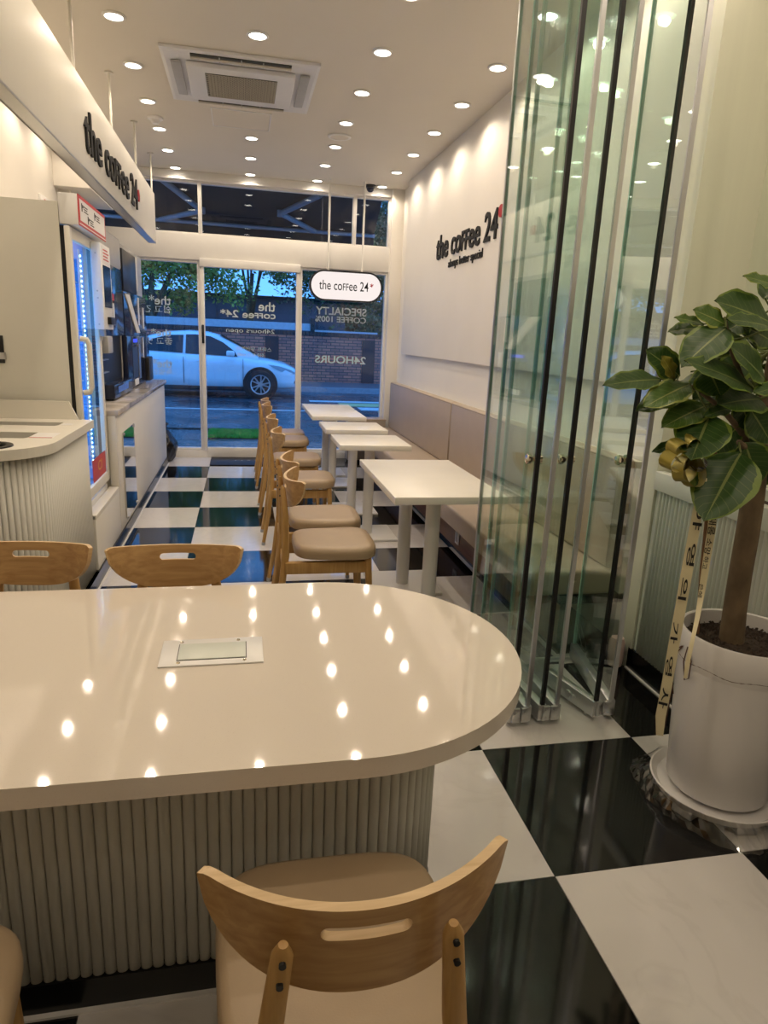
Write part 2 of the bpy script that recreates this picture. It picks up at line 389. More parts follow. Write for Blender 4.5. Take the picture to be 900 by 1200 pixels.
# vinyl lettering stuck on the outside of the panes (it reads reversed from inside)
def vinyl(parent, body, px0, px1, py0, py1, yy, **k):
    pm = (px0+px1)/2; pym = (py0+py1)/2; a = at_y(px0, pym, yy); b = at_y(px1, pym, yy); lo = at_y(pm, py1, yy); hi = at_y(pm, py0, yy)
    lettering('lettering', body, (a.x, yy, lo.z), (1, 0, 0), (0, 0, 1), b.x-a.x, hi.z-lo.z, M['vinyl'], parent, mirror=True, **k)
YV, YD = 8.064, 8.034
vinyl(w1, 'the*', 174.5, 200.5, 346, 357, YV, bold=0.012)
vinyl(w1, '쉽고 간편', 158, 200.5, 357.5, 366, YV)
vinyl(w1, 'the*', 177, 201, 385, 394, YV, bold=0.012)
vinyl(w1, '좋고 맛있', 160, 202, 395, 403.5, YV)
vinyl(w1, 'the*', 178, 202, 420.5, 431, YV, bold=0.012)
vinyl(w1, '특별한 맛', 166, 202, 432, 439, YV)
vinyl(d1, 'the', 303, 323, 354, 365, YD, bold=0.014)
vinyl(d1, 'coffee 24*', 258, 323, 363.6, 372.6, YD, bold=0.014, smallcaps=(2, 3))
vinyl(d1, '24hours open', 265, 322, 385, 391.6, YD)
vinyl(d1, '스마트 무인카페', 277, 318, 406.5, 412, YD)
vinyl(d1, '010 4232 6688', 278, 309, 414, 417.5, YD)
vinyl(w2, 'SPECIALTY', 370, 429.5, 360.5, 369.7, YV, bold=0.02)
vinyl(w2, 'COFFEE 100%', 369.5, 429, 371.2, 378, YV, bold=0.016)
vinyl(w2, '24HOURS', 369, 428.5, 417.2, 426.2, YV, bold=0.02)

# ---- baseboards and caulk lines -------------------------------------
struct(bx('baseboard_left', (-0.86, 2.86, 0), (-0.803, 7.60, 0.078), M['blackbase']))
struct(bx('trim_7', (-0.803, 2.86, 0), (-0.792, 7.60, 0.006), M['caulk']))
struct(bx('baseboard_right', (XR+0.004, YB, 0), (XR+0.10, YT, 0.10), M['blackbase']))
struct(bx('trim_8', (XR-0.008, YB, 0), (XR+0.004, YT-0.005, 0.006), M['caulk']))

# ================================================================== CEILING FITTINGS
COLX = [-1.36, -0.655, 0.095, 0.81, 1.52]
rowname = ['above the left wall machines behind the fascia', 'over the hanging sign', 'in the row with the air conditioner', 'in the row left of the sign wall', 'along the sign wall']
nth = ['first', 'second', 'third', 'fourth', 'fifth', 'sixth', 'seventh', 'eighth', 'ninth', 'tenth', 'eleventh', 'twelfth', 'thirteenth', 'fourteenth']
bm = bmesh.new(); lathe(bm, [(0.046, 0.0), (0.060, -0.001), (0.062, -0.005), (0.058, -0.009), (0.048, -0.010), (0.046, 0.0)], 28)
me_ring = bpy.data.meshes.new('trim_ring'); bmesh.ops.recalc_face_normals(bm, faces=bm.faces); bm.to_mesh(me_ring); bm.free(); me_ring.materials.append(M['white'])
bm = bmesh.new(); lathe(bm, [(0.0, -0.012), (0.03, -0.0105), (0.048, -0.008)], 28)
me_lens = bpy.data.meshes.new('lens'); bm.to_mesh(me_lens); bm.free(); me_lens.materials.append(M['lens'])
ld = bpy.data.lights.new('lamp', 'SPOT'); ld.energy = LAMP_W; ld.color = LAMP_COL; ld.spot_size = math.radians(156); ld.spot_blend = 0.55; ld.shadow_soft_size = 0.022
for ci, x in enumerate(COLX):
    n = 0
    for r in range(13):
        y = 7.86-0.70*r
        if ci == 2 and r in (3, 4): continue
        if (ci != 4 and r > 7 and r % 2 == 0) or (ci == 0 and (r == 0 or r > 7)): continue
        t = thing('ceiling_downlight', 'round lit downlight %s, %s from the glass front' % (rowname[ci], nth[n]), 'downlight', (x+random.uniform(-.006, .006), y, ZC), 0, 'ceiling downlights')
        n += 1
        add('trim_ring', me_ring, t); add('lens', me_lens, t)
        add('lamp', ld, t, (0, 0, -0.03))
# cassette air conditioner
ac = thing('air_conditioner', 'square white ceiling cassette air conditioner with slatted grille', 'air conditioner', (0.012, 5.125, ZC))
bm = bmesh.new(); h = 0.475
prof = [(h, -0.002), (h, -0.018), (h-0.02, -0.024), (h-0.10, -0.012)]
rings = []
for a, z in prof: rings.append([bm.verts.new((sx_*a, sy*a, z)) for sx_, sy in ((-1, -1), (1, -1), (1, 1), (-1, 1))])
for a, b in zip(rings, rings[1:]):
    for k in range(4): bm.faces.new((a[k], a[(k+1) % 4], b[(k+1) % 4], b[k]))
bm.faces.new(rings[-1]); link_mesh('casing', bm, M['acwhite'], ac)
bx('centre_panel', (-0.335, -0.30, -0.045), (0.335, 0.34, -0.014), M['acwhite'], ac, bev=0.01)
gr = bx('grille', (-0.225, -0.21, -0.048), (0.225, 0.22, -0.044), M['acdark'], ac)
bm = bmesh.new()
for k in range(24):
    y = -0.205+k*0.018
    for q in range(22):
        x = -0.22+q*0.0205+(0.010 if k % 2 else 0)
        box(bm, (x, y, -0.051), (min(x+0.017, 0.223), y+0.006, -0.047))
for q in range(23): box(bm, (-0.222+q*0.02, -0.21, -0.050), (-0.2195+q*0.02, 0.22, -0.0475))
tag(link_mesh('grille_slats', bm, M['acgrid'], ac), 'beige perforated intake grille', kind='stuff')
for lo, hi in (((-0.30, -0.445, -0.030), (0.30, -0.375, -0.016)), ((-0.30, 0.375, -0.030), (0.30, 0.445, -0.016))):
    s = bx('air_slot', lo, hi, M['acdark'], ac)
    bx('louver', (lo[0], (lo[1]+hi[1])/2-0.006, -0.036), (hi[0], (lo[1]+hi[1])/2+0.022, -0.029), M['acgrid'], s)
    for q in range(-1, 2): bx('divider', (q*0.13-0.004, lo[1], -0.035), (q*0.13+0.004, hi[1], -0.029), M['grey'], s)
for sgn in (-1, 1):
    bx('side_flap', (sgn*0.36-0.03+sgn*0.035, -0.30, -0.034), (sgn*0.36+0.03+sgn*0.035, 0.30, -0.020), M['grey'], ac, bev=0.004)
hatch = thing('access_hatch', 'flush square ceiling access hatch behind the air conditioner', 'access hatch', (0.01, 5.98, ZC))
bx('hatch_panel', (-0.215, -0.22, -0.004), (0.215, 0.22, -0.001), M['ceil'], hatch)
bm = bmesh.new()
for lo, hi in (((-0.225, -0.23, -0.006), (0.225, -0.222, 0)), ((-0.225, 0.222, -0.006), (0.225, 0.23, 0)), ((-0.225, -0.222, -0.006), (-0.217, 0.222, 0)), ((0.217, -0.222, -0.006), (0.225, 0.222, 0))): box(bm, lo, hi)
link_mesh('hatch_frame', bm, M['white'], hatch)
sd = thing('smoke_detector', 'small round white smoke detector on the ceiling by the hanging sign', 'smoke detector', (-0.655, 6.16, ZC))
lt('base', [(0, -0.001), (0.06, -0.001), (0.06, -0.016), (0.05, -0.02), (0, -0.02)], M['white'], sd); lt('sensor_head', [(0, -0.02), (0.034, -0.02), (0.034, -0.036), (0.022, -0.048), (0, -0.05)], M['white'], sd)
cs = thing('ceiling_speaker', 'flat round white ceiling speaker between two downlights', 'speaker', (0.806, 6.14, ZC))
lt('rim', [(0.075, -0.001), (0.095, -0.001), (0.097, -0.010), (0.085, -0.016), (0.075, -0.014), (0.075, -0.001)], M['white'], cs); lt('grille', [(0, -0.012), (0.078, -0.011)], M['ceil'], cs)
cc = thing('security_camera', 'small black dome security camera in the corner by the glass front', 'security camera', (1.385, 7.86, ZC))
lt('mount', [(0, -0.001), (0.062, -0.001), (0.064, -0.012), (0.05, -0.03), (0, -0.03)], M['black'], cc)
lt('dome', [(0.042, -0.03), (0.038, -0.052), (0.022, -0.068), (0, -0.073)], M['navy'], cc); lt('status_light', [(0, -0.004), (0.012, -0.004), (0.012, -0.02), (0, -0.02)], M['white'], cc, c=(0.075, 0))

# ================================================================== HANGING SIGN (left)
hs = thing('hanging_fascia_sign', 'long cream fascia hung from the ceiling with raised black lettering', 'sign', (-0.835, 4.6, 2.24))
Y0, Y1 = 1.6-4.6, 7.40-4.6
bx('fascia_panel', (-0.028, Y0, 0.012), (0.015, Y1, 0.452), M['cream'], hs, bev=0.003)
bx('bottom_channel', (-0.052, Y0, 0.0), (0.016, Y1, 0.012), M['steel'], hs)
bx('inner_lip', (-0.055, Y0, 0.0), (-0.046, Y1, 0.05), M['cream'], hs)
for y in (7.38, 6.36, 5.27, 4.2, 3.12, 2.05):
    tb('hanging_rod', [(-0.004, y-4.6-0.02, 0.44), (-0.004, y-4.6-0.02, ZC-2.24)], 0.009, M['cream'], hs)
    lt('rod_flange', [(0, 0.799), (0.028, 0.799), (0.028, 0.79), (0, 0.79)], M['cream'], hs, 20, (-0.004, y-4.62))
split_letters('the coffee 24', (0.015, 4.24-4.6, 2.342-2.24), (0, 1, 0), (0, 0, 1), 1.92, 0.225, M['letter'], hs, 0.012, bold=0.008, smallcaps=(6, 7))
bm = bmesh.new(); tube(bm, [(0.015, 6.22-4.6, 0.225), (0.027, 6.22-4.6, 0.225)], 0.045, 20); tag(link_mesh('dot', bm, M['red'], hs), 'dark red dot')

# wall sign on the right wall
ws = thing('wall_sign', 'raised black cafe name on the right wall with a red dot', 'sign', (XR, 5.4, 2.0))
split_letters('the coffee 24', (0, 6.26-5.4, 2.135-2.0), (0, -1, 0), (0, 0, 1), 1.535, 0.205, M['letter'], ws, 0.012, bold=0.010, smallcaps=(6, 7))
bm = bmesh.new(); tube(bm, [(-0.001, 4.672-5.4, 0.305), (-0.013, 4.672-5.4, 0.305)], 0.042, 20); tag(link_mesh('dot', bm, M['red'], ws), 'dark red dot')
split_letters('always better special', (-0.001, 5.86-5.4, 0.02), (0, -1, 0), (0, 0, 1), 0.86, 0.085, M['letter'], ws, 0.008, name='tagline_letter', bold=0.006)
# lit pill sign
ps = thing('hanging_pill_sign', 'lit white pill-shaped sign hung on two rods before the right window', 'sign', (1.127, 7.72, 1.965))
def pill(w, h_, n=20): return stadium(-w/2+h_/2, w/2-h_/2, 0, h_/2, n)
def upright(bm):   # outline in x,y extruded in z -> x,z extruded in y
    for v in bm.verts: v.co = Vector((v.co.x, -v.co.z, v.co.y))
bm = bmesh.new(); prism(bm, pill(0.81, 0.32), -0.06, 0.03, 0.006); upright(bm); smooth_by_angle(link_mesh('casing', bm, M['black'], ps), 40)
bm = bmesh.new(); prism(bm, pill(0.77, 0.285), 0.028, 0.036, 0.0); upright(bm); link_mesh('lit_face', bm, M['signlit'], ps)
split_letters('the coffee 24', (-0.30, -0.0362, -0.045), (1, 0, 0), (0, 0, 1), 0.545, 0.10, M['letter'], ps, 0.002, bold=0.004, smallcaps=(6, 7))
lettering('star', '*', (0.262, -0.0375, 0.005), (1, 0, 0), (0, 0, 1), 0.04, 0.04, M['red'], ps, bold=0.02)
for x in (-0.20, 0.175): tb('hanging_rod', [(x, 0.0, 0.155), (x, 0.0, ZC-1.965)], 0.011, M['frame'], ps)

# ================================================================== FOREGROUND TABLE
TZ, TCX, TCY, TR = 0.685, 0.218, 1.518, 0.458
BCX, BCY = 0.253, 1.452
lt_ = thing('island_table', 'long cream quartz island table with rounded end and fluted base', 'table', (-0.2, TCY, 0))
bm = bmesh.new(); prism(bm, [(x+0.2, y-TCY) for x, y in stadium(-1.05, TCX, TCY, TR, 40)], TZ-0.042, TZ, 0.004, seg=3)
smooth_by_angle(link_mesh('tabletop', bm, M['quartz'], lt_), 30)
BR = 0.196
base_o = [(x+0.2, y-TCY) for x, y in stadium(-1.0, BCX, BCY, BR, 24)]
bm = bmesh.new(); prism(bm, base_o, 0.0, TZ-0.042); body = link_mesh('base_core', bm, M['flute'], lt_)
kick_o = [(x+0.2, y-TCY) for x, y in stadium(-1.0, BCX, BCY, BR+0.024, 24)]
bm = bmesh.new(); prism(bm, kick_o, 0.0, 0.080); link_mesh('kick_board', bm, M['blackbase'], lt_)
bm = bmesh.new(); prism(bm, [(x+0.2, y-TCY) for x, y in stadium(-1.0, BCX, BCY, BR+0.036, 24)], 0.0, 0.006); link_mesh('caulk_line', bm, M['caulk'], lt_)
def flute_mesh(r, z0, z1, m, depth=1.0):
    bm = bmesh.new(); n = 6
    a = []; b = []
    for k in range(n+1):
        t = -PI/2+PI*k/n
        a.append(bm.verts.new((math.cos(t)*r*depth, math.sin(t)*r, z0))); b.append(bm.verts.new((math.cos(t)*r*depth, math.sin(t)*r, z1)))
    for k in range(n): bm.faces.new((a[k], a[k+1], b[k+1], b[k]))
    bm.faces.new(a[::-1]); bm.faces.new(b)
    me = bpy.data.meshes.new('flute'); bmesh.ops.recalc_face_normals(bm, faces=bm.faces); bm.to_mesh(me); bm.free(); me.materials.append(m)
    for p in me.polygons: p.use_smooth = len(p.vertices) == 4
    return me
fm = flute_mesh(0.0120, 0.080, TZ-0.043, M['flute'], 0.75)
for p, nn in sampled([(x+0.2, y-TCY) for x, y in stadium(-1.0, BCX, BCY, BR+0.010, 24)], 0.0246):
    add('flute', fm, lt_, p, (0, 0, math.atan2(nn.y, nn.x)))
pb = thing('power_outlet_box', 'rectangular flush white outlet box set in the island table top', 'outlet box', (-0.0755, 1.526, TZ))
bx('flange', (-0.119, -0.069, 0.0), (0.119, 0.069, 0.004), M['white'], pb, bev=0.0015)
bx('lid_gap', (-0.080, -0.045, 0.0035), (0.080, 0.042, 0.0045), M['black'], pb)
bx('lid', (-0.078, -0.043, 0.004), (0.078, 0.040, 0.0062), mat('mint_lid', (0.66, 0.70, 0.63), 0.3), pb, bev=0.001)
for x, y in ((-0.075, -0.055), (0.075, -0.055), (-0.075, 0.054), (0.06, 0.054)): lt('screw', [(0, 0.006), (0.004, 0.0055), (0.005, 0.004)], M['brass'], pb, 12, (x, y))

# ================================================================== CHAIRS
def chair_parts():
    parts = []
    # seat cushion: rounded trapezoid rings
    def outline(s, k=0.0):
        pts = []; n = 48
        for i in range(n):
            a = 2*PI*i/n; c, s_ = math.cos(a), math.sin(a); e = 2/4.2
            x = math.copysign(abs(c)**e, c); y = math.copysign(abs(s_)**e, s_)
            hw = 0.196+0.014*y
            pts.append((x*hw*s, y*0.20*s+0.01))
        return pts
    bm = bmesh.new(); rings = []
    for s, z in ((0.90, 0.405), (0.985, 0.410), (1.0, 0.425), (0.995, 0.445), (0.965, 0.457), (0.90, 0.4635), (0.7, 0.466), (0.35, 0.464)):
        rings.append([bm.verts.new((x, y, z+0.006*(y/0.2)**2*(1 if z > 0.43 else 0.6))) for x, y in outline(s)])
    for a, b in zip(rings, rings[1:]):
        for k in range(48): bm.faces.new((a[k], a[(k+1) % 48], b[(k+1) % 48], b[k]))
    bm.faces.new(rings[0][::-1]); bm.faces.new(rings[-1])
    parts.append(('seat', smooth_me(bm, 'seat', [M['leather']], 60)))
    # half-moon plywood backrest with a grip slot
    R, hw, yb = 0.300, 0.205, -0.228; amax = math.asin(hw/R); yc = yb+R
    ztop, hh = 0.774, 0.138
    slot_l, slot_r, slot_z = 0.047, 0.0105, 0.737
    arcs = sorted(set([round(-amax*R+2*amax*R*k/40, 5) for k in range(41)]+[sg*(slot_l+slot_r*math.sin(PI/2*q/4)) for q in range(5) for sg in (-1, 1)]))
    amx = amax*R; cols = []
    bm = bmesh.new()
    for s in arcs:
        u = abs(s)/amx
        zb = ztop+0.015*u*u-0.012-(hh-0.012)*max(0.0, 1-u**2.7)**0.58
        zt = ztop+0.015*u*u-0.009*max(0, (u-0.9)/0.1)**2
        if abs(s) <= slot_l: hs_ = slot_r
        elif abs(s) <= slot_l+slot_r+1e-6: hs_ = slot_r*math.sqrt(max(0, 1-((abs(s)-slot_l)/slot_r)**2))
        else: hs_ = 0
        zc_ = max(min(slot_z, zt-0.004), zb+(zt-zb)*0.6)
        zs = [zb, zb+(zc_-hs_-zb)*0.5, zc_-hs_, zc_+hs_, zt]
        th = s/R; col = []
        for z in zs:
            tilt = (z-0.70)*-0.10
            col.append(bm.verts.new((R*math.sin(th), yc-R*math.cos(th)+tilt, z)))
        cols.append((s, hs_, col))
    for (s0, h0, a), (s1, h1, b) in zip(cols, cols[1:]):
        for k in range(4):
            if k == 2: continue
            bm.faces.new((a[k], b[k], b[k+1], a[k+1]))
    bmesh.ops.remove_doubles(bm, verts=bm.verts, dist=1e-6)
    bmesh.ops.recalc_face_normals(bm, faces=bm.faces)
    f0 = bm.faces[:] ; bm.faces.ensure_lookup_table()
    bmesh.ops.solidify(bm, geom=bm.faces[:], thickness=0.013)
    bmesh.ops.recalc_face_normals(bm, faces=bm.faces)
    for f in bm.faces:
        c = f.calc_center_median(); rad = Vector((c.x, c.y-yc, 0)).normalized()
        if abs(f.normal.dot(rad)) < 0.6: f.material_index = 1
    parts.append(('backrest', smooth_me(bm, 'backrest', [M['oakback'], M['ply']], 35)))
    # legs
    def leg(path, rads):
        bm = bmesh.new(); tube(bm, path, rads, 12); return smooth_me(bm, 'leg', [M['oak']], 60)
    def cap(p, d):
        bm = bmesh.new(); tube(bm, [Vector(p)+Vector(d)*0.0, Vector(p)+Vector(d)*0.022], [0.0125, 0.0145], 12); return smooth_me(bm, 'rubber_foot', [M['grey']], 60)
    for sx_ in (-1, 1):
        pth = [(sx_*0.165, -0.292, 0.004), (sx_*0.150, -0.255, 0.22), (sx_*0.138, -0.232, 0.42), (sx_*0.118, -0.2335, 0.60), (sx_*0.1035, -0.2455, 0.735), (sx_*0.1025, -0.2465, 0.751)]
        parts.append(('leg', leg(pth, [0.011, 0.0155, 0.018, 0.0165, 0.0135, 0.006]), ('rubber_foot', cap((sx_*0.165, -0.292, 0.0), (-sx_*0.07, 0.17, 1.0)))))
        for z, q in ((0.734, 0.1037), (0.704, 0.1067)):
            bm = bmesh.new(); tube(bm, [(sx_*q, -0.250, z), (sx_*q, -0.2612, z)], 0.0044, 10)
            parts.append(('bolt', smooth_me(bm, 'bolt', [M['black']], 40)))
        pth = [(sx_*0.172, 0.186, 0.004), (sx_*0.166, 0.170, 0.25), (sx_*0.160, 0.160, 0.407)]
        parts.append(('leg', leg(pth, [0.011, 0.0155, 0.018]), ('rubber_foot', cap((sx_*0.172, 0.186, 0.0), (-sx_*0.02, -0.06, 1.0)))))
        bm = bmesh.new(); box(bm, (sx_*0.145-0.010, -0.235, 0.335), (sx_*0.158+0.010 if sx_ > 0 else sx_*0.158-0.0+0.003, 0.165, 0.392), 0.004)
        parts.append(('side_rail', smooth_me(bm, 'side_rail', [M['oak']], 30)))
    bm = bmesh.new(); box(bm, (-0.15, 0.150, 0.350), (0.15, 0.170, 0.407), 0.004); parts.append(('front_rail', smooth_me(bm, 'front_rail', [M['oak']], 30)))
    bm = bmesh.new(); box(bm, (-0.138, -0.243, 0.320), (0.138, -0.225, 0.372), 0.004); parts.append(('rear_rail', smooth_me(bm, 'rear_rail', [M['oak']], 30)))
    return parts
def smooth_me(bm, name, mats, deg):
    bmesh.ops.recalc_face_normals(bm, faces=bm.faces)
    for f in bm.faces: f.smooth = True
    for e in bm.edges:
        if len(e.link_faces) == 2 and e.calc_face_angle(0) > math.radians(deg): e.smooth = False
    me = bpy.data.meshes.new(name); bm.to_mesh(me); bm.free()
    for m in mats: me.materials.append(m)
    return me
CH = chair_parts()
def chair(x, y, rz, label, group):
    t = thing('wooden_chair', label, 'chair', (x, y, 0), rz, group)
    for p in CH:
        o = add(p[0], p[1], t)
        if len(p) > 2: add(p[2][0], p[2][1], o)
    return t
g1, g2 = 'chairs along the wall tables', 'chairs around the island table'
E_ = -PI/2
chair(0.425, 3.18, E_, 'oak chair at the nearest wall table, closest to the island table', g1)
chair(0.435, 3.67, E_, 'oak chair at the nearest wall table, the farther of its two', g1)
chair(0.425, 4.71, E_, 'oak chair alone at the second wall table from the island', g1)
chair(0.42, 5.52, E_, 'oak chair alone at the third wall table from the island', g1)
chair(0.415, 6.50, E_, 'oak chair at the farthest wall table, the nearer of its two', g1)
chair(0.415, 6.98, E_, 'oak chair nearest the glass front at the farthest wall table', g1)
chair(0.146, 0.876, -0.012, 'oak chair with slotted half-moon back, seen from behind in the foreground', g2)
chair(-0.533, 0.807, 0.15, 'oak chair cut by the lower left picture edge, showing its taupe seat', g2)
chair(-0.208, 1.888, PI-0.02, 'oak chair across the island table with a level slotted back', g2)
chair(-0.668, 1.945, PI-0.10, 'oak chair across the island table at the left picture edge', g2)

# ================================================================== WALL TABLES
def wtable(x0, x1, y0, y1, legs, label):
    cx, cy = (x0+x1)/2, (y0+y1)/2
    t = thing('cafe_table', label, 'table', (cx, cy, 0), 0, 'white tables along the bench')
    bx('tabletop', (x0-cx, y0-cy, 0.683), (x1-cx, y1-cy, 0.72), M['tabletop'], t, bev=0.003)
    for lx, ly in legs:
        tb('leg', [(lx-cx, ly-cy, 0.016), (lx-cx, ly-cy, 0.683)], 0.038, M['postwhite'], t, 24)
        bx('base_plate', (lx-cx-0.20, ly-cy-0.19, 0.0), (lx-cx+0.20, ly-cy+0.21, 0.018), M['postwhite'], t, bev=0.004)
    return t
wtable(0.69, 1.25, 2.96, 3.95, [(0.93, 3.70), (0.95, 3.20)], 'large white table nearest the island, long top on two posts')
wtable(0.645, 1.145, 4.48, 4.99, [(0.905, 4.76)], 'small white square table, second along the bench from the island')
wtable(0.64, 1.14, 5.25, 5.75, [(0.90, 5.50)], 'small white square table, third along the bench from the island')
wtable(0.62, 1.12, 6.12, 7.25, [(0.87, 6.55), (0.86, 7.08)], 'white table nearest the glass front, long top on two posts')

# ================================================================== BENCH
bench = thing('banquette_bench', 'long greige upholstered wall bench with walnut base', 'bench', (1.5, 5.2, 0))
def L(p): return (p[0]-1.5, p[1]-5.2, p[2])
B0, B1 = 2.72, 7.70
bx('plinth', L((1.47, B0, 0.0)), L((1.78, B1, 0.055)), M['blackbase'], bench)
bx('shadow_gap', L((1.45, B0, 0.255)), L((1.78, B1, 0.30)), M['blackbase'], bench)
for a, b in ((B0, 4.95), (4.955, B1)): bx('base_panel', L((1.43, a, 0.055)), L((1.46, b, 0.258)), M['walnut'], bench, bev=0.002)
bx('back_board', L((1.755, B0, 0.0)), L((1.79, B1, 0.94)), M['cream'], bench)
def cushion(name, lo, hi, r):
    return bx(name, L(lo), L(hi), M['benchlea'], bench, bev=r, seg=4)
for a, b in ((B0, 5.31), (5.316, B1)):
    c = cushion('seat_cushion', (1.272, a, 0.298), (1.72, b, 0.425), 0.022)
    c = cushion('back_cushion', (1.672, a, 0.425), (1.755, b, 0.95), 0.020)
    bm = bmesh.new(); tube(bm, [L((1.676, a+0.012, 0.44)), L((1.676, a+0.012, 0.938)), L((1.676, b-0.012, 0.938)), L((1.676, b-0.012, 0.44))], 0.0045, 8)
    link_mesh('piping', bm, M['piping'], c, smooth=True)
ow = thing('wall_outlet', 'white power outlet on the walnut bench base', 'outlet', (1.43, 4.19, 0.155))
bx('plate', (-0.009, -0.036, -0.06), (-0.0005, 0.036, 0.06), M['white'], ow, bev=0.002); bx('socket', (-0.012, -0.022, -0.042), (-0.008, 0.022, 0.042), M['grey'], ow, bev=0.003)
eb = thing('low_cabinet', 'low taupe box cabinet at the window end of the bench', 'cabinet', (1.42, 7.815, 0))
bx('body', (-0.22, -0.105, 0.03), (0.22, 0.105, 0.50), mat('taupe_laminate', (0.33, 0.28, 0.23), 0.4), eb, bev=0.004); bx('top', (-0.225, -0.108, 0.50), (0.225, 0.108, 0.515), M['benchlea'], eb, bev=0.003); bx('foot', (-0.20, -0.09, 0), (0.20, 0.09, 0.03), M['blackbase'], eb)

# ================================================================== LEFT: SELF-SERVICE COUNTER
sc = thing('self_service_counter', 'cream self-service counter with fluted rounded front and bin openings', 'counter', (-1.1, 3.3, 0))
def rc(x0, x1, y0, y1, r, n=12):   # rectangle with the near right corner rounded
    return [(x0, y0), (x1-r, y0)]+[(x1-r+r*math.sin(PI/2*k/n), y0+r-r*math.cos(PI/2*k/n)) for k in range(1, n+1)]+[(x1, y1), (x0, y1)]
def loc2(o): return [(x+1.1, y-3.3) for x, y in o]
bm = bmesh.new(); prism(bm, loc2(rc(XL+0.02, -0.835, 2.855, 3.86, 0.27)), 0.078, 0.90); link_mesh('body', bm, M['flute'], sc)
bm = bmesh.new(); prism(bm, loc2(rc(XL+0.02, -0.802, 2.86, 3.86, 0.27)), 0.0, 0.078); link_mesh('kick_board', bm, M['blackbase'], sc)
# worktop with three openings: build it as a grid of slabs round the holes
cuts_x = [XL+0.005, -1.43, -1.28, -1.14, -0.925, -0.785]
holes = [((-1.43, -0.905), (3.60, 3.735)), ((-1.43, -0.93), (3.185, 3.37))]
bm = bmesh.new()
outer = loc2(rc(XL+0.02, -0.785, 2.82, 3.86, 0.29, 16))
ov = [bm.verts.new((x, y, 0.94)) for x, y in outer]; edges = [bm.edges.new((ov[i], ov[(i+1) % len(ov)])) for i in range(len(ov))]
def hole(pts):
    v = [bm.verts.new((x+1.1, y-3.3, 0.94)) for x, y in pts]
    return [bm.edges.new((v[i], v[(i+1) % len(v)])) for i in range(len(v))]
for (a, b), (c, d) in holes: edges += hole([(a, c), (b-0.012, c), (b, c+0.02), (b, d), (a, d)])
edges += hole([(-1.02+0.10*math.cos(2*PI*k/24), 2.965+0.075*math.sin(2*PI*k/24)) for k in range(24)])
bmesh.ops.triangle_fill(bm, use_beauty=True, use_dissolve=False, edges=edges)
# triangle_fill also fills holes: drop faces inside them
def inside(c):
    x, y = c.x-1.1, c.y+3.3
    for (a, b), (cc_, d) in holes:
        if a < x < b and cc_ < y < d: return True
    return ((x+1.02)/0.10)**2+((y-2.965)/0.075)**2 < 0.97
bmesh.ops.delete(bm, geom=[f for f in bm.faces if inside(f.calc_center_median())], context='FACES')
r = bmesh.ops.extrude_face_region(bm, geom=bm.faces[:])
for v in r['geom']:
    if isinstance(v, bmesh.types.BMVert): v.co.z -= 0.042
link_mesh('worktop', bm, M['cream'], sc)
bm = bmesh.new(); prism(bm, [(XL+1.12, 0), (0.238, 0), (0.195, 0.095), (XL+1.12, 0.095)], 0, 0.016); 
for v in bm.verts: v.co = Vector((v.co.x, 3.86-3.3+v.co.z, 0.94+v.co.y))
link_mesh('backsplash', bm, M['cream'], sc)
for (a, b), (c, d) in holes[:1]: bx('dark_slot_plate', (a+1.1-0.004, c-3.3-0.004, 0.901), (b+1.1+0.004, d-3.3+0.004, 0.905), M['black'], sc)  # black plate close under the worktop paints the shade inside the slot
bx('darkened_sink_floor', (-1.435+1.1, 3.18-3.3, 0.901), (-0.925+1.1, 3.375-3.3, 0.907), M['acdark'], sc)  # shallow floor coloured dark to paint the shade of a deeper opening
lt('bin_ring', [(0.074, 0.945), (0.10, 0.945), (0.102, 0.938), (0.074, 0.938), (0.07, 0.90), (0.07, 0.80), (0.0, 0.80)], M['black'], sc, 28, (0.08, -0.335))
fm2 = flute_mesh(0.0115, 0.078, 0.899, M['flute'], 0.9)
for p, nn in sampled(loc2(rc(XL+0.02, -0.832, 2.852, 3.86, 0.27)), 0.0245):
    if nn.x < -0.5 or nn.y > 0.5: continue
    add('flute', fm2, sc, p, (0, 0, math.atan2(nn.y, nn.x)))
stk = thing('printed_sticker', 'small white sticker with a red edge beside the counter opening', 'sticker', (-0.885, 3.27, 0.94))
bx('paper', (-0.04, -0.07, 0.0), (0.055, 0.085, 0.0008), M['white'], stk); bx('red_band', (-0.04, -0.07, 0.0008), (0.055, -0.058, 0.0012), M['redframe'], stk)
stk2 = thing('paper_tag', 'tiny cream tag at the end of the long counter slot', 'sticker', (-0.875, 3.66, 0.94)); bx('paper', (-0.02, -0.03, 0), (0.03, 0.03, 0.0008), M['white'], stk2)

# ---- marble-topped coffee counter ------------------------------------
mc = thing('coffee_counter', 'cream cabinet with grey marble top under the coffee machines', 'counter', (-1.2, 6.1, 0))
def L2(p): return (p[0]+1.2, p[1]-6.1, p[2])
bx('body', L2((XL+0.005, 4.66, 0.078)), L2((-0.812, 7.56, 0.868)), M['cream'], mc, bev=0.002)
bx('end_stile', L2((-0.86, 4.63, 0.402)), L2((-0.808, 4.70, 0.868)), M['cream'], mc, bev=0.003)
bx('marble_top', L2((XL+0.005, 4.63, 0.868)), L2((-0.79, 7.575, 0.905)), M['marble'], mc, bev=0.003)
bx('kick_board', L2((XL+0.01, 4.66, 0)), L2((-0.85, 7.55, 0.078)), M['blackbase'], mc)
lb = thing('ledge_panel', 'low cream boxed ledge in front of the drinks cooler', 'ledge', (-1.2, 4.25, 0))
bx('front_panel', (0.34, -0.37, 0.078), (0.388, 0.40, 0.395), M['cream'], lb, bev=0.003)
bx('ledge_top', (0.33, -0.37, 0.375), (0.392, 0.375, 0.402), M['cream'], lb, bev=0.003)
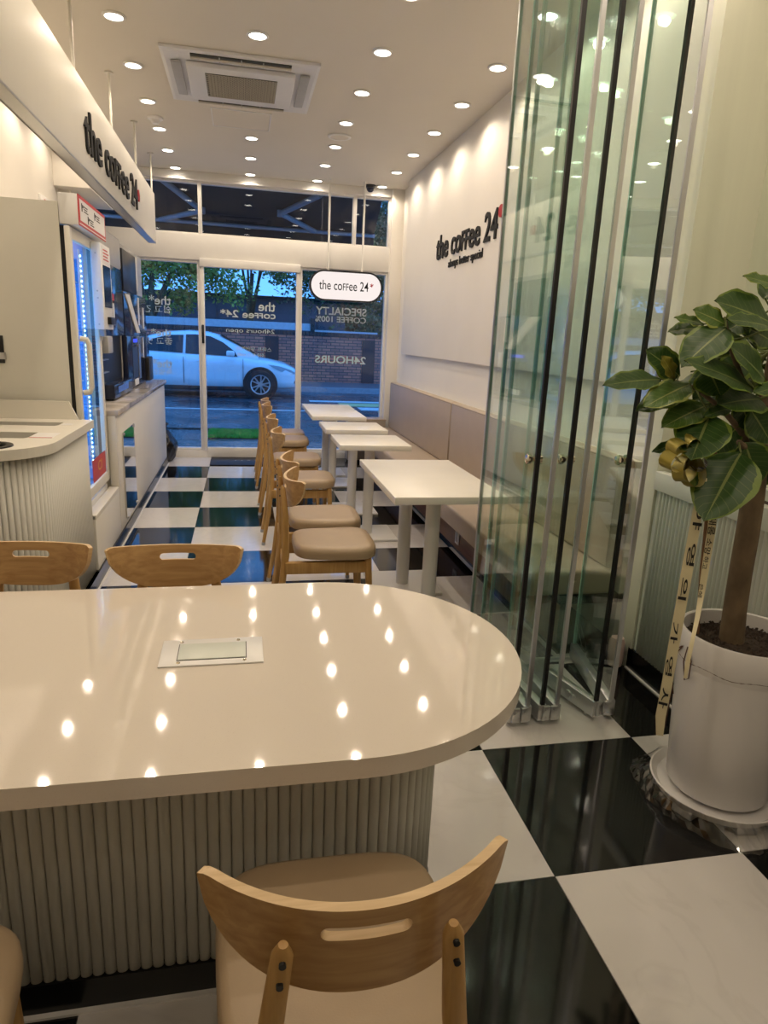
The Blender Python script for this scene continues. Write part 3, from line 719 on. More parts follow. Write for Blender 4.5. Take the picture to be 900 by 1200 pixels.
bx('kick_board', (0.33, -0.37, 0.0), (0.36, 0.40, 0.078), M['blackbase'], lb)
mp_ = thing('mirror_panel', 'narrow mirror panel fixed with studs on the cream cabinet side', 'mirror', (-0.812, 5.10, 0.42))
bx('mirror_sheet', (0.003, -0.245, -0.31), (0.009, 0.245, 0.31), M['mirror'], mp_)
for y in (-0.225, 0.225):
    for z in (-0.295, 0.295): 
        bm = bmesh.new(); tube(bm, [(0.0, y, z), (0.017, y, z)], 0.011, 14); link_mesh('stud', bm, M['steel'], mp_, smooth=False)
bb = bpy.data.objects.new('bin_bag', None); COL.objects.link(bb); bb.location = (-0.845, 7.775, 0); tag(bb, 'black bin bag slumped at the end of the coffee counter', 'bin bag')
bm = bmesh.new(); bmesh.ops.create_icosphere(bm, subdivisions=4, radius=1.0)
rng = random.Random(3)
for v in bm.verts:
    n = v.co.copy(); a = math.atan2(n.y, n.x); wob = 1+0.05*math.sin(a*7+n.z*5)+0.04*math.sin(a*13-n.z*9)
    zz = max(n.z, -0.82); sq = (1 if zz < 0.2 else 1-0.55*(zz-0.2)/0.8)
    v.co = Vector((n.x*0.125*wob*sq, n.y*0.17*wob*sq, (zz+0.82)*0.205))
link_mesh('bag_body', bm, M['bag'], bb, smooth=True)
bm = bmesh.new(); lathe(bm, [(0.0, 0.365), (0.03, 0.365), (0.02, 0.385), (0.045, 0.42), (0.03, 0.425), (0, 0.40)], 12); link_mesh('tied_neck', bm, M['bag'], bb, smooth=True)

# ---- drinks cooler ----------------------------------------------------
fr = thing('drinks_cooler', 'tall cream glass-door drinks cooler lit by blue-white LEDs', 'refrigerator', (-1.2, 4.25, 0))
def L3(p): return (p[0]+1.2, p[1]-4.25, p[2])
FY0, FY1 = 3.93, 4.60
CM = M['cream']
bx('side_panel', L3((-1.56, FY0, 0.05)), L3((-0.905, FY0+0.03, 2.03)), mat('cooler_side_beige', (0.70, 0.68, 0.60), 0.4, var=0.01), fr, bev=0.002)
bx('side_panel', L3((-1.56, FY1-0.03, 0.05)), L3((-0.905, FY1, 2.03)), CM, fr, bev=0.002)
bx('back_panel', L3((-1.56, FY0+0.03, 0.05)), L3((-1.53, FY1-0.03, 2.03)), M['coolwall'], fr)
bx('top_panel', L3((-1.56, FY0+0.03, 1.93)), L3((-0.905, FY1-0.03, 2.03)), CM, fr)
bx('bottom_panel', L3((-1.56, FY0+0.03, 0.05)), L3((-0.905, FY1-0.03, 0.47)), CM, fr)
bx('inner_liner', L3((-1.53, FY0+0.031, 0.47)), L3((-0.93, FY0+0.045, 1.93)), M['coolwall'], fr); bx('inner_liner', L3((-1.53, FY1-0.045, 0.47)), L3((-0.93, FY1-0.031, 1.93)), M['coolwall'], fr)
bx('door_gasket', L3((-0.905, FY0+0.004, 0.44)), L3((-0.885, FY0+0.05, 1.92)), M['black'], fr); bx('door_gasket', L3((-0.905, FY1-0.05, 0.44)), L3((-0.885, FY1-0.004, 1.92)), M['black'], fr)
dr = bx('door', L3((-0.885, FY0, 0.46)), L3((-0.857, FY0+0.058, 1.92)), CM, fr, bev=0.006)
for lo, hi in (((-0.885, FY1-0.06, 0.46), (-0.857, FY1, 1.92)), ((-0.885, FY0+0.058, 0.46), (-0.857, FY1-0.06, 0.52)), ((-0.885, FY0+0.058, 1.86), (-0.857, FY1-0.06, 1.92))):
    bx('door_rail', L3(lo), L3(hi), CM, dr, bev=0.004)
bm = bmesh.new(); bm.faces.new([bm.verts.new(L3(p)) for p in ((-0.868, FY0+0.058, 0.52), (-0.868, FY1-0.06, 0.52), (-0.868, FY1-0.06, 1.86), (-0.868, FY0+0.058, 1.86))]); link_mesh('door_glass', bm, M['glass_fridge'], dr)
tb('door_handle', [L3(p) for p in ((-0.857, 4.00, 1.07), (-0.825, 4.005, 1.075), (-0.815, 4.01, 1.10), (-0.815, 4.01, 1.33), (-0.825, 4.005, 1.355), (-0.857, 4.00, 1.36))], 0.016, CM, dr, 10)
bx('bottom_sticker', L3((-0.8665, 4.15, 0.525)), L3((-0.8655, 4.535, 0.66)), M['redframe'], dr)
lettering('sticker_lettering', 'CI', L3((-0.865, 4.30, 0.57)), (0, 1, 0), (0, 0, 1), 0.12, 0.06, mat('gold_print', (0.7, 0.42, 0.08), 0.5), dr, bold=0.01)
bx('foot_grille', L3((-0.905, FY0, 0.05)), L3((-0.875, FY1, 0.43)), M['white'], fr, bev=0.004)
for yy_ in (4.03, 4.16, 4.50):  # the middle strip is added to imitate the reflection of a real one
    st = bx('led_strip', L3((-0.945, yy_-0.012, 0.55)), L3((-0.935, yy_+0.012, 1.86)), M['white'], fr)
    bm = bmesh.new()
    for k in range(44):
        z = 0.60+k*0.0285; c = Vector(L3((-0.932, yy_, z))); box(bm, c-Vector((0.003, 0.006, 0.005)), c+Vector((0.003, 0.006, 0.005)))
    tag(link_mesh('led_beads', bm, M['led'], st), 'cold white LED beads', kind='stuff')
for z in (0.80, 1.10, 1.40, 1.68):
    bm = bmesh.new()
    for k in range(9): tube(bm, [L3((-1.52, 4.0+k*0.065, z)), L3((-0.97, 4.0+k*0.065, z))], 0.003, 6)
    for x in (-1.52, -1.2, -0.97): tube(bm, [L3((x, 3.98, z-0.004)), L3((x, 4.55, z-0.004))], 0.004, 6)
    link_mesh('wire_shelf', bm, M['white'], fr)
al = bpy.data.lights.new('cooler_lamp', 'AREA'); al.energy = 9; al.color = (0.16, 0.56, 1.0); al.shape = 'RECTANGLE'; al.size = 1.2; al.size_y = 0.06
ao = add('cooler_lamp', al, fr, L3((-0.955, 4.27, 1.2))); ao.rotation_euler = (0, PI/2, 0)
# header sign fixed to the cooler
hd_ = thing('header_sign_box', 'white header box with red-framed printed front above the cooler door', 'sign', (-0.85, 4.28, 1.925))
bx('box_body', (-0.052, -0.35, 0.0), (0.040, 0.35, 0.148), M['white'], hd_, bev=0.002)
bx('red_frame', (0.040, -0.35, 0.0), (0.044, 0.35, 0.148), M['redframe'], hd_)
bx('printed_face', (0.044, -0.325, 0.026), (0.0455, 0.325, 0.130), M['white'], hd_)
bx('white_stripe', (0.044, -0.35, 0.007), (0.0455, 0.35, 0.012), M['white'], hd_)
for k, (y, z) in enumerate(((-0.29, 0.074), (0.03, 0.076), (-0.15, 0.030))):
    bm = bmesh.new(); box(bm, (0.0455, y, z), (0.0462, y+0.018, z+0.04)); box(bm, (0.0455, y+0.024, z+0.020), (0.0462, y+0.045, z+0.034))
    for q in range(3): box(bm, (0.0455, y+0.055, z+0.004+q*0.012), (0.0462, y+0.055+(0.10, 0.08, 0.09)[q], z+0.009+q*0.012))
    link_mesh('print', bm, M['letter'], hd_)
pk = thing('payment_kiosk', 'white payment terminal box with dark screen beside the cooler door', 'payment terminal', (-0.83, 4.56, 1.41))
bx('housing', (-0.026, -0.15, 0.0), (0.028, 0.15, 0.49), M['white'], pk, bev=0.004)
bx('screen', (0.028, -0.10, 0.13), (0.031, 0.12, 0.37), M['navy'], pk)
bx('card_slot', (0.028, -0.04, 0.03), (0.05, 0.10, 0.075), M['black'], pk, bev=0.003)
bx('notice', (0.0285, -0.11, 0.385), (0.030, 0.13, 0.475), M['white'], pk)
bm = bmesh.new()
for q in range(4): box(bm, (0.030, -0.08, 0.400+q*0.018), (0.0306, 0.09-0.03*(q % 2), 0.408+q*0.018))
link_mesh('notice_print', bm, M['redframe'], pk)
for y, z in ((-0.1505, 0.43), (-0.1505, 0.22), (-0.1505, 0.18), (-0.1505, 0.03)):
    bm = bmesh.new(); tube(bm, [(0.0, y+0.001, z), (0.0, y-0.003, z)], 0.005, 10); link_mesh('screw', bm, M['steel'], pk)
bx('hinge_arm', (-0.026, -0.02, -0.04), (0.0, 0.04, 0.0), M['grey'], pk)

# ---- coffee machines ----------------------------------------------------
cm = thing('coffee_machine', 'tall navy and silver coffee machine with drip tray next to the cooler', 'coffee machine', (-1.2, 5.58, 0.905))
def C1(p): return (p[0]+1.2, p[1]-5.58, p[2]-0.905)
bx('housing', C1((-1.55, 5.02, 0.905)), C1((-0.99, 6.10, 2.06)), M['black'], cm, bev=0.006)
bx('silver_hood', C1((-1.55, 5.05, 1.86)), C1((-0.955, 6.10, 2.115)), mat('silver_plastic', (0.50, 0.49, 0.47), 0.35), cm, bev=0.03)
bx('front_panel', C1((-1.0, 5.20, 1.36)), C1((-0.955, 6.08, 1.875)), M['navy'], cm, bev=0.006)
bx('side_stile', C1((-1.0, 5.04, 1.33)), C1((-0.958, 5.19, 1.86)), M['grey'], cm, bev=0.004)
bx('spout', C1((-0.985, 5.22, 1.24)), C1((-0.93, 5.40, 1.36)), M['grey'], cm, bev=0.01)
bx('drip_tray', C1((-1.0, 5.20, 0.915)), C1((-0.90, 6.02, 1.02)), M['navy'], cm, bev=0.01)
for z in (1.10, 1.19): bx('niche_rail', C1((-0.99, 5.08, z)), C1((-0.965, 5.40, z+0.006)), M['steel'], cm)
for y, z, h_ in ((5.55, 1.68, 0.09), (5.62, 1.44, 0.18)): bx('panel_label', C1((-0.955, y, z)), C1((-0.953, y+0.06, z+h_)), M['white'], cm)
bx('red_label', C1((-0.955, 5.62, 1.60)), C1((-0.953, 5.68, 1.67)), M['redframe'], cm)
bx('tray_label', C1((-0.90, 5.35, 0.955)), C1((-0.898, 5.80, 1.00)), mat('blue_print', (0.08, 0.2, 0.7), 0.3), cm)
cv = thing('coffee_vending_machine', 'large black vending coffee machine with painted slanted reflection near the glass front', 'vending machine', (-1.2, 6.8, 0.905))
def C2(p): return (p[0]+1.2, p[1]-6.8, p[2]-0.905)
bx('housing', C2((-1.55, 6.115, 0.905)), C2((-0.985, 7.50, 2.10)), M['grey'], cv, bev=0.006)
bx('lower_front', C2((-0.99, 6.12, 0.915)), C2((-0.94, 7.10, 1.36)), M['navy'], cv, bev=0.012)
bx('screen', C2((-0.988, 6.14, 1.72)), C2((-0.95, 6.86, 2.05)), M['black'], cv, bev=0.004)
bx('upper_front', C2((-0.988, 6.14, 1.36)), C2((-0.955, 7.46, 1.72)), M['navy'], cv, bev=0.004)
bm = bmesh.new()  # slanted cream sheet paints a reflection on the machine front
for pts in ([(6.16, 1.70), (6.40, 1.70), (6.95, 1.38), (6.75, 1.38)],):
    a = [bm.verts.new(C2((-0.954, y, z))) for y, z in pts]; b = [bm.verts.new(C2((-0.946, y, z))) for y, z in pts]
    bm.faces.new(a); bm.faces.new(b[::-1])
    for i in range(4): bm.faces.new((a[i], a[(i+1) % 4], b[(i+1) % 4], b[i]))
tag(link_mesh('painted_reflection', bm, M['cream'], cv), 'painted slanted cream reflection')
bx('dispense_niche', C2((-0.941, 6.36, 0.99)), C2((-0.937, 6.75, 1.26)), M['black'], cv); bx('niche_frame', C2((-0.942, 6.70, 0.97)), C2((-0.932, 6.80, 1.28)), M['steel'], cv)
bx('tray_label', C2((-0.94, 6.45, 0.925)), C2((-0.937, 6.66, 0.98)), M['white'], cv)
bx('status_light', C2((-0.94, 6.45, 1.30)), C2((-0.937, 6.66, 1.33)), emis('blue_indicator', (0.05, 0.08, 1.0), 1.6), cv)
bx('side_tower', C2((-1.0, 7.12, 0.915)), C2((-0.94, 7.48, 1.36)), M['navy'], cv, bev=0.006)
bx('cup_dispenser', C2((-0.95, 7.15, 0.92)), C2((-0.90, 7.42, 1.15)), M['black'], cv, bev=0.008)
bx('label_strip', C2((-0.955, 6.92, 1.45)), C2((-0.953, 7.0, 1.70)), M['white'], cv); bx('label_strip', C2((-0.955, 7.22, 1.42)), C2((-0.953, 7.30, 1.62)), M['white'], cv); bx('label_strip', C2((-0.939, 7.02, 1.15)), C2((-0.937, 7.08, 1.34)), M['white'], cv)
bx('top_trim', C2((-0.988, 6.88, 1.74)), C2((-0.955, 7.0, 2.06)), M['cream'], cv, bev=0.003)
fn = thing('framed_notice', 'small framed notice on the left wall above the cooler', 'notice', (XL, 6.62, 2.22))
bx('frame', (0.0, -0.29, -0.22), (0.022, 0.29, 0.22), M['white'], fn, bev=0.003); bx('print', (0.022, -0.255, -0.19), (0.0235, 0.255, 0.15), mat('notice_print', (0.24, 0.20, 0.17), 0.4, var=0.5, scale=30), fn)
bx('heading', (0.0235, -0.2, 0.172), (0.0242, 0.12, 0.195), M['redframe'], fn)
lk = thing('cooler_side_latch', 'small black latch plate on the beige cooler side', 'latch', (-1.24, FY0, 1.29))
bx('plate', (-0.07, -0.008, -0.07), (0.025, -0.0005, 0.07), M['black'], lk, bev=0.002); bx('bolt', (0.0, -0.016, -0.05), (0.035, -0.008, -0.015), M['steel'], lk, bev=0.002)

# ---- door mat -----------------------------------------------------------
dm = thing('door_mat', 'black rubber door mat with pale print inside the sliding door', 'mat', (0.13, 7.73, 0))
bx('mat_sheet', (-0.49, -0.245, 0), (0.49, 0.245, 0.008), M['mat_b'], dm, bev=0.003)
lettering('print', '. . - . . . - . .', (-0.22, 0.02, 0.0085), (1, 0, 0), (0, 1, 0), 0.6, 0.03, M['vinyl'], dm)

# ================================================================== FOLDING GLASS DOORS
DN, DF, DTOP = 2.15, 2.66, 2.93       # near fold line, far fold line, top of the panels
panels = [((1.005, DN), (0.995, DF), 'seal', 'first'), ((1.068, DN), (1.050, DF), 'metal', 'second'), ((1.130, DN), (1.085, DF), 'seal', 'third'),
          ((1.190, DN), (1.185, DF), 'metal', 'fourth'), ((1.360, DN), (1.225, DF), 'seal', 'fifth'), ((1.422, DN), (1.520, DF), 'metal', 'sixth')]
for k, ((nx, ny), (fx, fy), edge, word) in enumerate(panels):
    d = Vector((fx-nx, fy-ny, 0)); Lg = d.length; ang = math.atan2(d.y, d.x)
    t = thing('folding_glass_panel', 'tall clear glass folding door panel, %s from the left of the stack' % word, 'glass door', (nx, ny, 0), ang, 'stacked folding glass door panels')
    # local: x along the panel from the near edge to the far edge
    bm = bmesh.new(); box(bm, (0.012, -0.005, 0.075), (Lg-0.012, 0.005, DTOP-0.07))
    for f in bm.faces: f.material_index = 1 if (abs(f.normal.x) > 0.5 or abs(f.normal.z) > 0.5) else 0
    bmesh.ops.recalc_face_normals(bm, faces=bm.faces)
    for f in bm.faces: f.material_index = 1 if (abs(f.normal.x) > 0.5 or abs(f.normal.z) > 0.5) else 0
    link_mesh('glass_sheet', bm, [M['glass_door'], M['glass_edge']], t)
    bx('bottom_rail', (0.0, -0.017, 0.018), (Lg, 0.017, 0.085), M['alu'], t, bev=0.003)
    bx('top_rail', (0.0, -0.017, DTOP-0.08), (Lg, 0.017, DTOP), M['alu'], t, bev=0.003)
    bx('edge_strip', (0.0, -0.008, 0.085), (0.012, 0.008, DTOP-0.08), M['seal'] if edge == 'seal' else M['alu'], t)
    bx('edge_strip', (Lg-0.012, -0.007, 0.085), (Lg, 0.007, DTOP-0.08), M['alu'] if k == 0 else M['glass_edge'], t)
    tb('floor_pin', [(0.05, 0, 0.0), (0.05, 0, 0.02)], 0.007, M['steel'], t, 8)
    s = -1 if k % 2 == 0 else 1
    hb = bx('hinge_block', (-0.010, min(0, s*0.0265)-0.002, 0.022), (0.002, max(0, s*0.0265)+0.002, 0.082), M['alu'], t, bev=0.002)
    bm = bmesh.new()
    for z in (0.036, 0.068):
        for q in (0.012, 0.026): tube(bm, [(-0.010, s*q, z), (-0.0125, s*q, z)], 0.003, 8)
    link_mesh('hinge_screws', bm, M['steel'], hb)
    if edge == 'seal':
        for sg in (-1, 1):
            bm = bmesh.new(); tube(bm, [(0.035, sg*0.004, 1.045), (0.035, sg*0.012, 1.045), (0.035, sg*0.013, 1.045), (0.035, sg*0.026, 1.045), (0.035, sg*0.030, 1.045)], [0.009, 0.009, 0.0175, 0.0185, 0.012], 18)
            smooth_by_angle(link_mesh('knob', bm, M['brass'], t), 40)
        bm = bmesh.new(); tube(bm, [(0.14, 0.017, 0.05), (0.14, 0.026, 0.05)], 0.016, 16); tube(bm, [(0.115, 0.017, 0.05), (0.115, 0.024, 0.05)], 0.010, 12); link_mesh('lock', bm, M['alu'], t)
ft = thing('floor_track', 'thin grey floor track strip of the folding glass doors', 'track', (1.3, DF+0.005, 0))
bx('track_rail', (-0.45, -0.022, 0.0), (0.43, -0.012, 0.005), M['caulk'], ft); bx('track_rail', (-0.45, 0.012, 0.0), (0.43, 0.022, 0.005), M['caulk'], ft); bx('track_bed', (-0.45, -0.012, 0), (0.43, 0.012, 0.0025), M['alu'], ft)
hdr = struct(bx('trim_9', (XL, DF-0.06, DTOP+0.005), (XRN, DF+0.06, ZC), M['alu']))   # head track, above the picture

# ================================================================== FLUTED LOW WALL (right)
lw = thing('fluted_low_wall', 'low pale green-white fluted wall with planter trough behind the potted tree', 'low wall', (1.85, 0.9, 0))
y0, y1 = -1.6-0.9, YT-0.9-0.025
bx('core', (-0.098, y0, 0.0), (-0.02, y1, 0.86), M['wains'], lw)
bx('cap_rail', (-0.120, y0, 0.855), (-0.075, y1, 0.935), M['wains'], lw, bev=0.003)
bx('trough_bed', (-0.075, y0, 0.84), (0.165, y1, 0.885), M['soil'], lw); bx('trough_back', (0.145, y0, 0.0), (0.166, y1, 0.93), M['wains'], lw)
bm = bmesh.new(); r_ = 0.0105
n_ = int((y1-y0)/0.0235)
for k in range(n_):
    yc_ = y0+0.012+k*0.0235; pr = [(-0.098-math.cos(a)*r_*0.8, yc_+math.sin(a)*r_) for a in (-PI/2, -PI/4, 0, PI/4, PI/2)]
    A = [bm.verts.new((x, y, 0.10)) for x, y in pr]; B = [bm.verts.new((x, y, 0.857)) for x, y in pr]
    for q in range(4): bm.faces.new((A[q], A[q+1], B[q+1], B[q]))
    bm.faces.new(A)
tag(link_mesh('fluting', bm, M['wains'], lw, smooth=True), 'narrow vertical fluting', kind='stuff')
dv = thing('scent_bottle_box', 'small black box holding a pale pink rounded bottle by the door track', 'box', (1.675, 2.598, 0))
bx('black_tray', (-0.10, -0.03, 0.0), (0.055, 0.036, 0.115), M['black'], dv, bev=0.003)
lt('bottle', [(0, 0.02), (0.032, 0.02), (0.036, 0.05), (0.036, 0.13), (0.028, 0.155), (0, 0.163)], mat('pale_pink_plastic', (0.70, 0.52, 0.47), 0.35), dv, 24, (0.0, -0.045))

# ================================================================== POTTED RUBBER TREE
PX, PY = 1.532, 1.668
pt = thing('potted_fig_tree', 'broad-leaved fig tree in a tall white pot with ribbons', 'potted plant', (PX, PY, 0))
def LP(p): p = Vector(p); return Vector((p.x-PX, p.y-PY, p.z))
lt('pot', [(0, 0.055), (0.150, 0.055), (0.156, 0.065), (0.170, 0.30), (0.181, 0.485), (0.181, 0.487), (0.186, 0.50), (0.188, 0.590), (0.184, 0.596), (0.176, 0.593), (0.173, 0.54), (0, 0.54)], M['pot'], pt, 64)
bm = bmesh.new(); lathe(bm, [(0, 0.560), (0.06, 0.558), (0.12, 0.553), (0.174, 0.548)], 48)
soil = link_mesh('soil', bm, M['soil'], pt, smooth=True)
bm = bmesh.new(); rg = random.Random(5)
for k in range(900):
    a = rg.uniform(0, 2*PI); r = 0.170*math.sqrt(rg.random()); c = Vector((r*math.cos(a), r*math.sin(a), 0.553+rg.uniform(0, 0.006))); s = rg.uniform(0.003, 0.007)
    vs = [bm.verts.new(c+Vector(v)*s) for v in ((1, 0, 0), (-0.5, 0.8, 0), (-0.5, -0.8, 0), (0, 0, 0.9))]
    for f in ((0, 1, 3), (1, 2, 3), (2, 0, 3)): bm.faces.new([vs[i] for i in f])
tag(link_mesh('soil_crumbs', bm, M['soil'], soil), 'loose dark soil crumbs', kind='stuff')
sau = lt('saucer', [(0, 0.020), (0.165, 0.020), (0.190, 0.028), (0.204, 0.050), (0.207, 0.058), (0.202, 0.060), (0.194, 0.050), (0.182, 0.040), (0, 0.040)], M['pot'], pt, 56)
for k in range(6):
    a = k*PI/3+0.4; o = bx('caster_block', (0.135, -0.035, 0.0), (0.190, 0.035, 0.034), M['grey'], sau, bev=0.006); o.rotation_euler = (0, 0, a)
bm = bmesh.new(); rg = random.Random(11); ra = []; n = 90      # crumpled film round the saucer
for j, (r, z) in enumerate(((0.2085, 0.062), (0.214, 0.045), (0.226, 0.022), (0.232, 0.004))):
    ra.append([bm.verts.new(((r+rg.uniform(-.006, .010)*(j > 0)+0.012*j*max(0, math.sin(3*i*2*PI/n+1)))*math.cos(2*PI*i/n), (r+rg.uniform(-.006, .010)*(j > 0)+0.012*j*max(0, math.sin(3*i*2*PI/n+1)))*math.sin(2*PI*i/n), z+(rg.uniform(-.005, .005) if 0 < j < 3 else 0))) for i in range(n)])
for a, b in zip(ra, ra[1:]):
    for i in range(n): bm.faces.new((a[i], a[(i+1) % n], b[(i+1) % n], b[i]))
tag(link_mesh('plastic_wrap', bm, M['film'], pt, smooth=False), 'crumpled clear plastic film round the saucer')
bm = bmesh.new(); tube(bm, [(0.1845*math.cos(2*PI*k/48), 0.1845*math.sin(2*PI*k/48), 0.505+0.004*math.sin(k)) for k in range(49)], 0.0022, 6); 
for path in ([(800, 757), (793, 765), (789, 790), (786, 815), (779, 853)], [(799, 757), (790, 762), (787, 785), (789, 813)], [(806, 758), (801, 775), (802, 797), (807, 795), (810, 775), (807, 760)]):
    pts = []
    for u, v in path:
        p = at_y(u, v, 1.60); q = LP(p); rr = math.hypot(q.x, q.y); q.x *= 0.19/rr; q.y *= 0.19/rr
        # keep the cord on the pot surface along the viewing ray
        best = min(((abs(math.hypot(*(LP(at_y(u, v, 1.48+0.004*i)).xy))-0.190), i) for i in range(70)))[1]
        pts.append(LP(at_y(u, v, 1.48+0.004*best)))
    tube(bm, pts, 0.0018, 6)
tag(link_mesh('cord', bm, M['cord'], pt, smooth=True), 'thin brown cord tied round the pot')
# trunk, stake, branches
def P(u, v, y): return LP(at_y(u, v, y))
trunk = [P(857, 752, PY+0.02), P(861, 715, PY+0.02), P(868, 670, PY+0.02), P(876, 625, PY+0.02), P(882, 585, PY+0.03), P(888, 545, PY+0.04), P(893, 500, PY+0.05), P(897, 455, PY+0.05)]
tk = tb('trunk', trunk, [0.037, 0.034, 0.033, 0.033, 0.032, 0.028, 0.021, 0.013], M['bark'], pt, 16)
tb('stake', [P(817, 742, PY-0.06), P(822, 670, PY-0.05), P(829, 600, PY-0.04), P(838, 530, PY-0.02)], 0.0055, M['stake'], pt, 8)
hub = trunk[6]; 
bm = bmesh.new()
br = [[trunk[5], P(868, 505, 1.68), P(845, 478, 1.67), P(815, 455, 1.67), P(790, 446, 1.67)], [trunk[6], P(880, 470, 1.65), P(868, 440, 1.64), P(853, 400, 1.65), P(850, 372, 1.66)],
      [trunk[7], P(905, 410, 1.72), P(908, 360, 1.73)], [trunk[5], P(905, 510, 1.70), P(940, 480, 1.72), P(965, 455, 1.73)], [trunk[5], P(874, 525, 1.63), P(866, 518, 1.60)], [trunk[6], P(900, 470, 1.85), P(890, 430, 1.95)]]
for b in br: tube(bm, b, [0.011-0.0017*i for i in range(len(b))], 8)
branch_pts = [p for b in br for p in b[1:]]
bo = link_mesh('branches', bm, M['bark'], pt, smooth=True)
# leaf material: green blade, pale midrib and side veins, yellow-green broken margin
def leaf_mat(name, g, edge, vein):
    m, t, b = nmat(name); N, Lk = t.nodes, t.links
    uv = N.new('ShaderNodeUVMap'); sp_ = N.new('ShaderNodeSeparateXYZ'); Lk.new(uv.outputs[0], sp_.inputs[0])
    def mth(op, a, b_=None, c=None):
        n = N.new('ShaderNodeMath'); n.operation = op
        for i, x in enumerate((a, b_, c)):
            if x is None: continue
            if isinstance(x, (int, float)): n.inputs[i].default_value = x
            else: Lk.new(x, n.inputs[i])
        return n.outputs[0]
    u = mth('ABSOLUTE', mth('MULTIPLY_ADD', sp_.outputs[0], 2.0, -1.0)); v = sp_.outputs[1]
    oi = N.new('ShaderNodeObjectInfo'); tc = N.new('ShaderNodeTexCoord'); nz = N.new('ShaderNodeTexNoise'); nz.inputs['Scale'].default_value = 16; nz.inputs['Detail'].default_value = 3
    va = N.new('ShaderNodeVectorMath'); va.operation = 'MULTIPLY_ADD'; va.inputs[1].default_value = (9, 7, 5); Lk.new(oi.outputs['Random'], va.inputs[0]); Lk.new(tc.outputs['Object'], va.inputs[2]); Lk.new(va.outputs[0], nz.inputs['Vector'])
    mid = mth('LESS_THAN', u, mth('MULTIPLY_ADD', v, -0.045, 0.065))
    side = mth('GREATER_THAN', mth('SINE', mth('MULTIPLY', mth('MULTIPLY_ADD', u, -0.20, v), 62.0)), 0.965)
    side = mth('MULTIPLY', side, mth('LESS_THAN', u, 0.9))
    mar = mth('GREATER_THAN', mth('MULTIPLY_ADD', nz.outputs['Fac'], 0.55, u), 1.13)
    mx1 = N.new('ShaderNodeMixRGB'); mx1.inputs[1].default_value = g+(1,); mx1.inputs[2].default_value = edge+(1,); Lk.new(mar, mx1.inputs[0])
    mx2 = N.new('ShaderNodeMixRGB'); mx2.inputs[2].default_value = vein+(1,); Lk.new(mth('MULTIPLY', side, 0.28), mx2.inputs[0]); Lk.new(mx1.outputs[0], mx2.inputs[1])
    mx3 = N.new('ShaderNodeMixRGB'); mx3.inputs[2].default_value = vein+(1,); Lk.new(mth('MULTIPLY', mid, 0.8), mx3.inputs[0]); Lk.new(mx2.outputs[0], mx3.inputs[1])
    Lk.new(mx3.outputs[0], b.inputs['Base Color']); b.inputs['Roughness'].default_value = 0.36; b.inputs['Specular IOR Level'].default_value = 0.35
    return m
LM = leaf_mat('fig_leaf_dark', (0.026, 0.066, 0.010), (0.12, 0.18, 0.02), (0.20, 0.24, 0.07))
LM2 = leaf_mat('fig_leaf_light', (0.055, 0.115, 0.014), (0.22, 0.26, 0.04), (0.30, 0.32, 0.10))
LM3 = leaf_mat('fig_leaf_young', (0.20, 0.19, 0.025), (0.28, 0.25, 0.04), (0.36, 0.33, 0.10))
def leaf(base, tip, width, m, face=None, curl=0.10, fold=0.20):
    base, tip = Vector(base), Vector(tip); ly = (tip-base); ln = ly.length; ly.normalize()
    if face is None: face = (CAM-Vector((PX, PY, 0))-base).normalized()*0.75+Vector((0, 0, 0.55))
    nz_ = (face-ly*face.dot(ly)).normalized(); lx = ly.cross(nz_)
    bm = bmesh.new(); uvl = bm.loops.layers.uv.new('UVMap'); nu, nv = 6, 11; grid = []
    for j in range(nv+1):
        v = j/nv; hw = width/2*(math.sin(PI*v**0.92)**0.72)*(1-0.12*v)+0.0006
        if v > 0.93: hw = width/2*0.25*(1-v)/0.07*0.9+0.0005
        row = []
        for i in range(nu+1):
            u = -1+2*i/nu
            z = abs(u)*hw*fold*(1-0.3*abs(u))-curl*ln*(v-0.35)**2+0.004*math.sin(v*17+u*3)*abs(u)
            p = Vector((u*hw, v*ln, z)); row.append((bm.verts.new(p), ((u+1)/2, v)))
        grid.append(row)
    for a, b in zip(grid, grid[1:]):
        for i in range(nu):
            q = (a[i], a[i+1], b[i+1], b[i]); f = bm.faces.new([x[0] for x in q]); f.smooth = True
            for l, x in zip(f.loops, q): l[uvl].uv = x[1]
    me = bpy.data.meshes.new('leaf'); bm.to_mesh(me); bm.free(); me.materials.append(m)
    o = add('leaf', me, pt); o.matrix_local = Matrix(((lx.x, ly.x, nz_.x, base.x), (lx.y, ly.y, nz_.y, base.y), (lx.z, ly.z, nz_.z, base.z), (0, 0, 0, 1)))
    # petiole
    bp_ = min(branch_pts, key=lambda q: (q-base).length)
    pbm.append([bp_, (bp_+base)/2+Vector((0, 0, -0.006)), base+ly*0.004])
pbm = []
